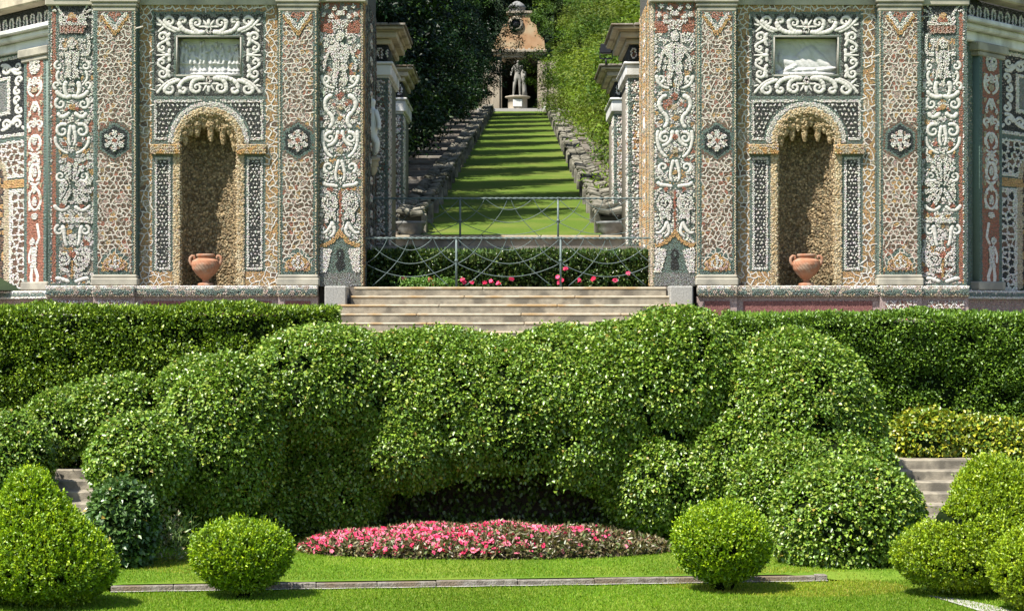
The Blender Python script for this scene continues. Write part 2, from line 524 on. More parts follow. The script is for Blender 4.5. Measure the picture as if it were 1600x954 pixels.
        for j in range(-1, int(s.ny / s.R / sy) + 2):
            for i in range(-1, int(s.nu / s.R / sx) + 2):
                cu, cy = s.u0 + i * sx + (j % 2) * sx / 2, s.y0 + j * sy
                V = [vert(cu + size * math.sin(a * math.pi / 3), cy + size * math.cos(a * math.pi / 3)) for a in range(6)]
                for a in range(6):
                    p, q = V[a], V[(a + 1) % 6]
                    key = (min(p, q), max(p, q))
                    if key in done: continue
                    done.add(key)
                    if bool(keep(np.array((p[0] + q[0]) / 2), np.array((p[1] + q[1]) / 2))) and r.random() > .15:
                        ww = w * r.uniform(.6, 1.35)
                        s.ribbons.append(([p, ((p[0] + q[0]) / 2 + r.normal() * .5, (p[1] + q[1]) / 2 + r.normal() * .5), q], ww, ww))
    def sample(s, u, y):
        i = np.clip(np.round((u - s.u0) * s.R).astype(int), 0, s.nu - 1); j = np.clip(np.round((y - s.y0) * s.R).astype(int), 0, s.ny - 1)
        return s.idx[j, i], s.h[j, i], s.on[j, i]

def spiral(cu, cy, r, a0, turns, n=26):
    """from the rim (angle a0) winding in to the centre; positive turns run with growing angle"""
    out = []
    for i in range(n + 1):
        t = i / n
        q = a0 + turns * 2 * math.pi * t
        rr = r * (1 - t) ** .8
        out.append((cu + rr * math.cos(q), cy + rr * math.sin(q)))
    return out
def bez(*p, n=18):
    p = [np.array(q, float) for q in p]
    out = []
    for i in range(n + 1):
        t = i / n
        q = p
        while len(q) > 1:
            q = [a * (1 - t) + b * t for a, b in zip(q[:-1], q[1:])]
        out.append(tuple(q[0]))
    return out

_ring = np.array([(math.cos(t), math.sin(t)) for t in np.arange(6) * math.pi / 3])
def pebbles(P, T, B, N, col, rad, hgt, seed=0, tilt=.25):
    """domed pebbles: P centres, T/B tangents, N normals; returns V, F3, F4, vertex colours"""
    r = np.random.default_rng(abs(seed))
    n = len(P)
    th = r.random(n) * 6.28
    c, s_ = np.cos(th)[:, None], np.sin(th)[:, None]
    T2, B2 = T * c + B * s_, B * c - T * s_
    N2 = norm(N + tilt * (r.normal(size=(n, 1)) * T2 + r.normal(size=(n, 1)) * B2))
    asp = r.uniform(.78, 1.25, (n, 1, 1))
    jit = r.uniform(.85, 1.12, (n, 6, 1))
    rad = np.asarray(rad)[:, None, None]; hgt = np.asarray(hgt)[:, None]
    off = (T2[:, None, :] * _ring[None, :, 0:1] * asp + B2[:, None, :] * _ring[None, :, 1:2] / asp) * rad * jit
    low = P[:, None, :] + off - N[:, None, :] * .004
    mid = P[:, None, :] + off * .78 + (N2 * hgt * .72)[:, None, :]
    top = (P + N2 * hgt)[:, None, :]
    V = np.concatenate([low, mid, top], 1).reshape(-1, 3)
    k = np.arange(6); k1 = (k + 1) % 6
    f4 = np.stack([k, k1, k1 + 6, k + 6], 1); f3 = np.stack([k + 6, k1 + 6, np.full(6, 12)], 1)
    o = (np.arange(n) * 13)[:, None, None]
    F4 = (f4[None] + o).reshape(-1, 4); F3 = (f3[None] + o).reshape(-1, 3)
    cc = np.repeat(col, 13, axis=0)
    return V, F3, F4, cc

class PB:
    """accumulates pebbles (and a plain bed below them) into one mesh"""
    def __init__(s): s.V, s.F3, s.F4, s.c, s.n = [], [], [], [], 0
    def add(s, V, F3, F4, c):
        s.V.append(V); s.c.append(c)
        if F3 is not None: s.F3.append(F3 + s.n)
        if F4 is not None: s.F4.append(F4 + s.n)
        s.n += len(V)
    def bed(s, mb, col):
        q = [f for f in mb.f if len(f) == 4]; t = [f for f in mb.f if len(f) == 3]
        V = np.array(mb.v, float)
        s.add(V, np.array(t, int) if t else None, np.array(q, int) if q else None, np.tile(np.array(col), (len(V), 1)))
    def build(s, name, m, parent=None):
        return np_mesh(name, np.concatenate(s.V), np.concatenate(s.F3) if s.F3 else None, np.concatenate(s.F4) if s.F4 else None, np.concatenate(s.c), m, parent)

MORT = (.17, .155, .125)
def hexgrid(u0, u1, y0, y1, p, seed):
    r = np.random.default_rng(abs(seed))
    ny = max(1, int(round((y1 - y0) / (p * .866)))); nu = max(1, int(round((u1 - u0) / p)))
    U, Y = np.meshgrid(u0 + (np.arange(nu) + .5) * (u1 - u0) / nu, y0 + (np.arange(ny) + .5) * (y1 - y0) / ny)
    U = U + np.where(np.arange(ny)[:, None] % 2, .25, -.25) * p
    U = np.clip(U + r.normal(size=U.shape) * p * .13, u0 + .3 * p, u1 - .3 * p); Y = Y + r.normal(size=Y.shape) * p * .13
    return U.ravel(), Y.ravel()
def mosaic(pb, cv, region, to3, pitch, seed=0, K=85.0, hscale=1.0, US=1.0):
    """pebbles over region (local units, K units per metre); to3(u, y) -> P, T, B, N"""
    u, y = hexgrid(*region, pitch * K, seed)
    idx, h, on = cv.sample(u / US, y)
    u, y, idx, h = u[on], y[on], idx[on], h[on]
    r = np.random.default_rng(abs(seed + 7))
    P, T, B, N = to3(u, y)
    P = P + N * h[:, None]
    col = PAL[idx] * .88 * r.uniform(.72, 1.18, (len(u), 1)) * (1 + r.normal(size=(len(u), 3)) * .05)
    sc_ = r.uniform(.46, .60, len(u)) * pitch
    pb.add(*pebbles(P, T, B, N, np.clip(col, 0, .9), sc_, sc_ * r.uniform(.5, .85, len(u)) * hscale, seed))
def plane3(f):
    """f(u, y) -> X, Y, Z arrays; frame taken as the wall's own horizontal and vertical"""
    def g(u, y):
        P = np.stack(f(u, y), 1)
        d = np.stack(f(np.array([0., 1.]), np.array([0., 0.])), 1)
        T = norm(d[1] - d[0]); B = np.array([0, 0, 1.0]); N = np.cross(T, B)
        if N[1] > 0 and abs(N[1]) > .05: N = -N
        return P, np.tile(T, (len(u), 1)), np.tile(B, (len(u), 1)), np.tile(N, (len(u), 1))
    return g

# ------------------------------------------------------------------ the design of one wall block (units = photo pixels at the wall)
# u grows from the outer end (-250) to the gateway (+241); y grows downwards
def wall_design(seed):
    cv = Cv(-252, 244, -16, 456)
    rnd = np.random.default_rng(seed)
    # --- recess: ochre giraffe pattern with white joints
    gap, cid = cv.voro(15, seed)
    rec = np.abs(cv.U) <= 112
    cv.put(rec, Oc)
    cv.comb(lambda u, y: (np.abs(u) <= 107) & (((np.abs(u) > 88.5) & (y > -8)) | ((np.abs(u) > 58) & (y > 425) & (y < 446)) | ((y > 0) & (y < 17))), 5.6, seed, 1.7, ((0, Oc), (.55, Ye), (.72, Oc), (.88, Br)), None)
    # --- scroll frame
    cv.rect(-89, 89, 18, 156, Gr); cv.rect(-85, 85, 22, 150, Dk)
    cv.put((np.abs(cv.U) < 85) & (cv.Y > 22) & (cv.Y < 150) & (gap > 6), Gy)
    cv.frame(-54, 54, 54, 121, 5, Gr); 
    cy = 86.5
    cv.mir = [lambda u, y: (u, y), lambda u, y: (-u, y), lambda u, y: (u, 2 * cy - y), lambda u, y: (-u, 2 * cy - y)]
    H = .022
    cv.rib = True
    cv.stroke([(0, 29), (0, 39)], 4, Wh, H, 6); cv.stroke([(3, 40), (9, 31)], 4.5, Wh, H, 2); cv.disc(0, 47, 5, Wh, H, 6); cv.disc(0, 47, 2, Dk)
    cv.stroke([(0, 42), (16, 42)], 3, Wh, H)
    cv.stroke(bez((6, 50), (18, 52), (30, 48), (27, 30)), 7, Wh, H, 6); cv.stroke(spiral(19, 36, 8.5, 0, -1.25), 6, Wh, H, 3)
    cv.stroke(bez((8, 51), (30, 54), (47, 48), (46, 33)), 6.5, Wh, H, 7); cv.stroke(spiral(40, 33, 6, 0, -1.0), 6, Wh, H, 4)
    cv.stroke(bez((44, 48), (54, 46), (68, 40), (70, 30)), 6, Wh, H, 6); cv.stroke(spiral(61, 34, 8.5, 0, -1.2), 6, Wh, H, 3)
    cv.stroke(bez((50, 50), (62, 48), (72, 40), (81, 27)), 3.5, Wh, H, 4.5); cv.stroke([(74, 40), (82, 38)], 4, Wh, H, 2); cv.stroke([(70, 42), (79, 50)], 4, Wh, H, 3)
    cv.stroke(bez((60, 52), (66, 56), (66, 68), (60, 72)), 6, Wh, H, 5); cv.stroke(spiral(72, 58, 7.5, 3.1, 1.2), 5.5, Wh, H, 3)
    cv.stroke(bez((60, 60), (74, 68), (82, 70), (78, 76)), 5, Wh, H, 4); cv.stroke(spiral(73, 75, 5.5, 0, 1.0), 5, Wh, H, 3)
    cv.stroke([(59, cy), (70, cy)], 7, Wh, H, 5); cv.stroke([(66, cy), (82, cy)], 4, Wh, H, 2); cv.stroke([(68, 84), (80, 79)], 4, Wh, H, 2); cv.disc(63, cy, 1.8, Dk)
    cv.stroke([(61, 76), (62, 86)], 5, Wh, H)
    cv.rib = False
    cv.mir = [lambda u, y: (u, y)]
    cv.on[(np.abs(cv.U) < 49) & (cv.Y > 59) & (cv.Y < 116)] = False
    # --- spandrels with white dots
    cv.rect(-89, 89, 152, 228, Gr)
    for sgn in (-1, 1):
        a, b = sorted((sgn * 4, sgn * 85))
        cv.frame(a, b, 157, 219, 3.6, Wh, .012); cv.rect(a + 3.6, b - 3.6, 160.6, 215.4, Dk)
    def dots(m, step):
        sh = np.floor(cv.Y / step) % 2 * .5
        du = (cv.U / step + sh) % 1 - .5; dy = (cv.Y / step) % 1 - .5
        q = m & (np.hypot(du, dy) < .27)
        cv.put(q, Wh, .012)
    dots((np.abs(cv.U) > 10) & (np.abs(cv.U) < 79) & (cv.Y > 163) & (cv.Y < 213), 7)
    rr = np.hypot(cv.U, cv.Y - 222)
    up = cv.Y < 224
    cv.put(up & (rr < 66), Gr); cv.put(up & (rr < 63), Wh, .02); cv.put(up & (rr < 57), Wh, .01); cv.put(up & (rr < 54), Ye, .02)
    # --- jambs and lattice strips
    jam = (np.abs(cv.U) < 89) & (cv.Y > 226)
    cv.put(jam, Gr); cv.put(jam & (np.abs(cv.U) < 56), Ye, .02)
    for sgn in (-1, 1):
        a, b = sorted((sgn * 58, sgn * 86))
        cv.frame(a + 2, b - 2, 246, 421, 3.4, Wh, .014); cv.rect(a + 5.4, b - 5.4, 249.5, 417, Dk)
    dots((np.abs(cv.U) > 64.5) & (np.abs(cv.U) < 79.5) & (cv.Y > 251) & (cv.Y < 416), 5.8)
    low = (np.abs(cv.U) > 56) & (np.abs(cv.U) < 90) & (cv.Y > 424)
    cv.put(low, Oc)
    for q in (-108, 108):
        cv.rect(min(q, q * 1.04), max(q, q * 1.04), 8, 450, Gr)
    ap = ((rr < 45) & up) | ((np.abs(cv.U) < 45) & (cv.Y >= 222))
    cv.on[ap] = False
    # --- the two pilasters
    gap2, cid2 = cv.voro(10.5, seed + 3)
    for c0, hw in ((-144, 33), (141, 30)):
        m = np.abs(cv.U - c0) <= hw
        cv.put(m, Br)
        cv.comb(lambda u, y, c0=c0, hw=hw: (np.abs(u - c0) <= hw - 7) & (y > 30) & (y < 424) & (np.abs(y - 221) + np.abs(u - c0) * .6 > 33) & (y < 424 - 1.2 * np.maximum(0, 24 - np.abs(u - c0))) & (y > 26 + 1.6 * np.maximum(0, 24 - np.abs(u - c0))), 4.7, seed + 3, 1.5, ((0, Br), (.34, Pk), (.56, Oc), (.70, Br), (.9, Re)), Be)
        edge = m & (np.abs(cv.U - c0) > hw - 6.5)
        cv.put(edge, Gr); cv.put(m & (np.abs(np.abs(cv.U - c0) - hw + 1.6) < 1.0), Ye, .01)
        cv.mir = [lambda u, y, c0=c0: (c0 + u, y), lambda u, y, c0=c0: (c0 - u, y)]
        cv.poly([(0, 22), (21, 22), (21, 28), (0, 62)], Gr)
        cv.stroke([(20, 28), (0, 55)], 6, Oc, .012); cv.stroke([(17, 24), (0, 47)], 6, Wh, .012); cv.rect(0, 10, 22, 29, Re, .01); cv.poly([(0, 22), (9, 24), (0, 37)], Re)
        hx = [(0, 192), (23, 208), (23, 235), (0, 250)]
        cv.poly(hx, Gr); cv.poly([(0, 196), (20, 210), (20, 233), (0, 246)], Dk, .004)
        for k in range(6):
            t = math.pi / 6 + k * math.pi / 3
            cv.stroke([(4 * math.cos(t), 221 + 4 * math.sin(t)), (13 * math.cos(t), 221 + 13 * math.sin(t))], 5, Wh, .025, 8)
        cv.disc(0, 221, 3.5, Re, .03)
        for k in range(6):
            t = k * math.pi / 3
            cv.disc(12.5 * math.cos(t), 221 + 12.5 * math.sin(t), 2.6, Pk, .01)
        cv.poly([(0, 386), (23, 404), (23, 432), (0, 432)], Gr); cv.poly([(0, 394), (20, 411), (20, 424), (0, 424)], Oc, .006)
        cv.stroke([(0, 402), (0, 420)], 5, Wh, .018, 3); cv.stroke(bez((2, 418), (8, 416), (11, 410), (5, 407)), 4, Wh, .018, 3); cv.stroke(bez((4, 421), (14, 421), (17, 416), (15, 411)), 4, Pk, .018, 3)
        cv.rect(0, 24, 425, 450, Gr)
        cv.mir = [lambda u, y: (u, y)]
    # --- outer pier: basket bearer and arabesque;  inner pier: basket, torso, long scrolls
    gap3, cid3 = cv.voro(8.5, seed + 9)
    gap4, cid4 = cv.voro(6.0, seed + 15)
    for which, c0, hw in (('outer', -212, 38), ('inner', 206, 36)):
        m = np.abs(cv.U - c0) <= hw
        cv.put(m, Wh, .01); cv.put(m & (cid3 > .68), Oc); cv.put(m & (cid3 > .76), Re); cv.put(m & (cid3 > .84), Gr); cv.put(m & (cid3 > .92), Be); cv.put(m & (gap3 < 1.0), Gy)
        cv.mir = [lambda u, y, c0=c0: (c0 + u, y), lambda u, y, c0=c0: (c0 - u, y)]
        H = .024
        def vol(cu, cy_, r, a0, tn, w=6):
            cv.disc(cu, cy_, r, Gr); cv.rib = True; cv.stroke(spiral(cu, cy_, r, a0, tn), w * .85, Wh, H, w * .4); cv.rib = False
        def stk(*p, w=6, w2=None, c=Wh):
            cv.stroke(bez(*p), w + 2.2, Gr, 0, (w2 or w) + 2.2); cv.rib = True; cv.stroke(bez(*p), w * .9, c, H, w2 * .9 if w2 else w * .9); cv.rib = False
        if which == 'outer':
            cv.rect(0, 30, 0, 56, Dk)
            for t in (-.9, -.45, .1): cv.stroke([(14, 26), (14 + 16 * math.cos(t), 26 + 20 * math.sin(t))], 2.6, Wh, .02, 3.5)
            cv.stroke([(4, 36), (16, 22)], 2.4, Wh, .02); cv.disc(18, 33, 5, Wh, .02); cv.disc(9, 31, 4.5, Wh, .02); cv.disc(0, 27, 6, Oc, .03); cv.disc(4, 33, 4, Re, .03)
            cv.poly([(0, 37), (23, 37), (18, 54), (0, 54)], Pk, .02); cv.rect(0, 24, 36, 40, Wh, .025)
            for k in range(3): cv.rect(3 + 6 * k, 5 + 6 * k, 42, 51, Re, .012)
            # figure: head, arms raised to the basket, torso, legs ending in leaves
            cv.rect(0, 30, 56, 62, Gr)
            cv.disc(0, 69, 9.5, Gr, 0, 12); cv.disc(0, 69, 7, Wh, .04, 9); cv.disc(3, 68, 1.2, Dk); cv.stroke([(0, 60), (8, 66), (9, 80)], 2.5, Ye, .03)
            cv.stroke([(8, 86), (25, 85), (27, 70), (25, 57)], 9.5, Gr); cv.stroke([(8, 86), (25, 85), (27, 70), (25, 57)], 6, Wh, .03, 5)
            cv.fig([(0, 80), (12, 83), (10, 98), (8, 106), (12, 118), (11, 132), (0, 136)], Wh, .035); cv.stroke([(0, 86), (0, 130)], 1.6, Gy, .015)
            stk((8, 128), (14, 136), (12, 142), (6, 156), w=9, w2=5)
            vol(21, 104, 7, -1.5, 1.2); stk((20, 112), (28, 120), (22, 128), (16, 134), w=5, w2=4); vol(24, 134, 6, 1.5, -1.1)
            stk((0, 150), (10, 156), (22, 150), (25, 142), w=7); vol(18, 163, 9, -1.2, 1.3, 6.5)
            stk((4, 176), (12, 186), (20, 186), (22, 176), w=7); cv.disc(0, 168, 5, Oc, .02); cv.disc(8, 172, 3, Re, .02)
            vol(15, 205, 11, -2.2, 1.3, 7); stk((2, 196), (4, 208), (8, 220), (2, 228), w=7, w2=4)
            stk((26, 214), (28, 228), (16, 238), (6, 240), w=6, w2=4); cv.disc(12, 226, 4, Re, .02); cv.disc(20, 238, 3.5, Oc, .02)
            for k in range(7):
                t = -1.45 + k * .42
                cv.stroke([(2, 296), (3 + 24 * math.cos(t), 292 + 34 * math.sin(t))], 8, Gr, .0, 11)
                cv.stroke([(2, 296), (3 + 24 * math.cos(t), 292 + 34 * math.sin(t))], 5.5, Wh, .03, 8)
            cv.stroke([(0, 262), (0, 300)], 2.4, Gr, .0)
            vol(18, 276, 8, 2.5, -1.3)
            stk((4, 322), (12, 332), (24, 330), (28, 320), w=6); cv.disc(15, 322, 4, Re, .02); cv.disc(24, 324, 4, Dk)
            cv.rect(0, 27, 341, 349, Wh, .028); cv.disc(8, 338, 3, Oc, .02)
            vol(20, 360, 8, -1.5, 1.2); stk((16, 352), (10, 362), (14, 376), (8, 384), w=7, w2=5)
            cv.disc(13, 405, 11, Wh, .03); cv.disc(13, 405, 6.5, Gy); cv.disc(13, 405, 4.5, Wh, .03); cv.stroke(bez((26, 392), (29, 410), (20, 422), (6, 424)), 5, Wh, H)
            cv.disc(0, 398, 5, Re, .02); cv.stroke([(0, 408), (0, 432)], 3.5, Oc, .015); stk((4, 440), (12, 438), (22, 432), (26, 436), w=6); cv.rect(0, 38, 444, 456, Gr)
        else:
            cv.rect(0, 32, 0, 44, Re); cv.put((np.abs(cv.U - c0) < 30) & (cv.Y < 34) & (cid4 > .6), Gy)
            for q in ((8, 14), (21, 11), (25, 24), (14, 27), (3, 22)): cv.disc(*q, 4, Wh, .03); 
            cv.poly([(0, 33), (20, 33), (12, 48), (0, 48)], Wh, .02)
            for k in range(4): cv.stroke([(5 * k, 35), (3.2 * k, 47)], 1.4, Pk, .01)
            cv.rect(12, 30, 38, 52, Re, .006)
            cv.stroke(bez((13, 76), (21, 88), (26, 98), (24, 110)), 8.5, Gr, 0, 7); cv.stroke([(5, 108), (10, 124), (6, 142)], 12, Gr, 0, 8)
            cv.fig([(0, 68), (8, 69), (17, 74), (15, 86), (10, 98), (12, 109), (0, 112)], Wh, .035)
            cv.stroke(bez((15, 76), (21, 88), (26, 98), (24, 110)), 5.5, Wh, .035, 4); cv.stroke([(5, 110), (9, 124), (6, 142)], 9, Wh, .035, 5)
            cv.disc(0, 58, 9, Gr, 0, 11); cv.disc(0, 58, 6.6, Wh, .04, 8.5); cv.disc(2.8, 57, 1, Dk); cv.stroke([(0, 72), (0, 106)], 1.6, Gy, .015)
            stk((28, 118), (30, 132), (16, 140), (8, 138), w=6, w2=4); vol(22, 124, 6, 1.5, 1.1)
            stk((12, 150), (26, 152), (28, 168), (18, 176), w=8, w2=6); stk((20, 176), (8, 182), (10, 196), (18, 200), w=7, w2=6)
            cv.poly([(0, 145), (7, 150), (0, 158)], Re, .02); cv.disc(0, 168, 5, Ye, .02); cv.disc(10, 164, 3, Re, .02); cv.disc(0, 186, 4, Oc, .02)
            vol(16, 216, 9, -2, 1.3, 7); stk((4, 204), (2, 216), (10, 228), (20, 228), w=7, w2=5); stk((26, 204), (30, 222), (24, 240), (12, 246), w=6, w2=5)
            cv.disc(0, 214, 4.5, Re, .02); cv.disc(0, 236, 5, Ye, .02); cv.disc(9, 240, 3, Gr)
            vol(18, 262, 8, 1.4, -1.2, 6.5); stk((2, 250), (6, 264), (10, 276), (4, 284), w=6, w2=4); cv.disc(0, 270, 4, Oc, .02)
            stk((4, 292), (14, 288), (24, 292), (27, 284), w=6); cv.disc(14, 296, 3.2, Re, .02)
            cv.disc(16, 318, 15, Gr, 0, 17); cv.disc(15, 340, 11, Gr, 0, 14); cv.disc(16, 318, 13, Wh, .035, 15); cv.stroke(spiral(16, 318, 8.5, -1.5, 1.4), 1.8, Gy, .012); cv.disc(15, 340, 9, Wh, .03, 12); stk((12, 348), (18, 360), (24, 368), (30, 362), w=7, w2=4); stk((14, 346), (6, 360), (8, 366), (16, 370), w=7, w2=4)
            cv.stroke([(0, 300), (0, 372)], 4, Re, .012, 3)
            cv.poly([(0, 362), (16, 376), (33, 384), (33, 448), (0, 448)], Gr); cv.stroke(bez((0, 362), (8, 378), (20, 384), (33, 384)), 6, Oc, .015)
            cv.poly([(12, 390), (33, 386), (33, 426), (21, 426)], Wh, .015)
            cv.disc(0, 398, 6, Dk, .01, 9); cv.disc(0, 414, 7, Dk, .01, 9); cv.disc(0, 398, 2, Gr, .015, 3); cv.rect(0, 36, 427, 452, Gy)
        cv.mir = [lambda u, y: (u, y)]
        e0 = m & (np.abs(cv.U - c0) > hw - 5)
        cv.put(e0, Gr)
        if which == 'outer':
            cv.rect(-243, -237.5, 20, 440, Re); cv.rect(-237, -232, 20, 440, Gr)
        else:
            cv.put(m & (np.abs(np.abs(cv.U - c0) - hw + 2) < 1.6), Ye)
    return cv

CX = {-1: (326 - 800) / 85, 1: (1260 - 800) / 85}
def uX(side, u):                 # local u to world X
    return CX[side] - side * u / 85
def yZ(y):
    return EYE + (477 - y) / 85

def bev_mould(b, x0, x1, yf, z0, z1, prof, yb=.3):
    """stacked mouldings: prof = [(fraction of height, projection)]"""
    z = z0
    for fr, pr in prof:
        h = (z1 - z0) * fr
        b.box(x0 - pr, x1 + pr, yf - pr, yb, z, z + h - .002, None, min(.02, h * .3))
        z += h

def relief(o, side, parent):
    """marble low relief, a real displaced slab set back in the wall"""
    nx, nz = 90, 54
    W_, H_ = 98 / 85, 57 / 85
    X, Z = np.meshgrid(np.linspace(-1, 1, nx), np.linspace(0, 1, nz))
    h = np.zeros_like(X)
    def bump(cx, cz, rx, rz, a, ht):
        c, s_ = math.cos(a), math.sin(a)
        dx, dz = (X - cx), (Z - cz) * .58
        q = ((dx * c + dz * s_) / rx) ** 2 + ((-dx * s_ + dz * c) / rz) ** 2
        return ht * np.sqrt(np.clip(1 - q, 0, 1))
    if side > 0:
        for q in ((-.78, .45, .09, .10, 0, .06), (-.5, .32, .34, .12, -.15, .09), (0, .45, .42, .17, .35, .08), (.05, .3, .5, .13, -.1, .1), (.5, .4, .42, .12, -.42, .08), (.62, .16, .4, .05, .05, .1), (-.2, .12, .7, .06, .04, .12), (-.45, .2, .25, .06, .2, .13), (0, .03, 1.0, .05, 0, .14)):
            h = np.maximum(h, bump(*q))
        h += .006 * np.sin(X * 22 + Z * 9) * (Z < .7)
    else:
        r = random.Random(8)
        for k in range(13):
            cx = -.9 + k * .15 + r.uniform(-.04, .04); z0 = r.uniform(.28, .5)
            h = np.maximum(h, bump(cx, z0, .07, .2, r.uniform(-.4, .4), .07)); h = np.maximum(h, bump(cx + r.uniform(-.05, .05), z0 + .4, .045, .05, 0, .08))
            h = np.maximum(h, bump(cx, z0 - .1, .16, .03, r.uniform(-1, 1), .07)); h = np.maximum(h, bump(cx + .05, z0 + .15, .14, .025, r.uniform(-1, 1), .06))
            h = np.maximum(h, bump(cx, .1, .09, .07, r.uniform(-.3, .3), .09))
        h = np.maximum(h, bump(0, .02, 1.1, .04, 0, .13))
    h = np.where(Z > .2, h * .8, h * .95) if side > 0 else np.where(Z > .3, h * .9, h * .5)
    h = h + .012 * np.abs(np.sin(X * 9 + Z * 14 + 2 * np.sin(X * 4))) * (Z > .1)
    y = .225 - h
    V = np.stack([CX[side] + X * W_ / 2, y, yZ(116) + Z * H_], 2).reshape(-1, 3)
    i = np.arange(nx - 1)[None, :] + np.arange(nz - 1)[:, None] * nx
    F = np.stack([i, i + 1, i + 1 + nx, i + nx], 2).reshape(-1, 4)
    np_mesh('relief_panel', V, None, F, None, M['marble'], parent, True)

def ribbon_mesh(pb, ribs, to3, col, seed=0):
    """raised white bands laid on the wall: half-round in section, slightly uneven"""
    r = np.random.default_rng(seed)
    m = 6
    sec = np.array([(math.cos(t), math.sin(t)) for t in np.linspace(math.pi, 0, m)])
    for pts, w, w2 in ribs:
        p = np.array(pts, float)
        seg = np.linalg.norm(np.diff(p, axis=0), axis=1); L = np.concatenate([[0], np.cumsum(seg)])
        n = max(4, int(L[-1] / 1.3))
        t = np.linspace(0, L[-1], n)
        q = np.stack([np.interp(t, L, p[:, 0]), np.interp(t, L, p[:, 1])], 1)
        d = np.gradient(q, axis=0); d /= np.maximum(np.linalg.norm(d, axis=1, keepdims=True), 1e-6)
        nn = np.stack([-d[:, 1], d[:, 0]], 1)
        ww = (w + (w2 - w) * t / max(L[-1], 1e-6)) / 2
        ww = ww * np.minimum(1, np.sqrt((np.minimum(t, L[-1] - t) + .6) / np.maximum(ww, .5))) * (1 + .09 * r.normal(size=n))
        uv = q[:, None, :] + nn[:, None, :] * (sec[None, :, 0:1] * ww[:, None, None])
        bead = .78 + .3 * np.abs(np.sin(t * 3.1416 / r.uniform(3.6, 5.2)))[:, None]
        h = .010 + sec[None, :, 1] * (ww[:, None] / 85 * .40) * bead * (1 + .15 * r.normal(size=(n, m)))
        P, T, B, N = to3(uv[..., 0].ravel(), uv[..., 1].ravel())
        P = P + N * h.reshape(-1, 1)
        i = np.arange(n - 1)[:, None] * m + np.arange(m - 1)[None, :]
        F4 = np.stack([i, i + 1, i + 1 + m, i + m], 2).reshape(-1, 4)
        cc = np.repeat(np.array(col)[None] * r.uniform(.74, 1.1, (n, 1)), m, 0)
        pb.add(P, None, F4, cc)

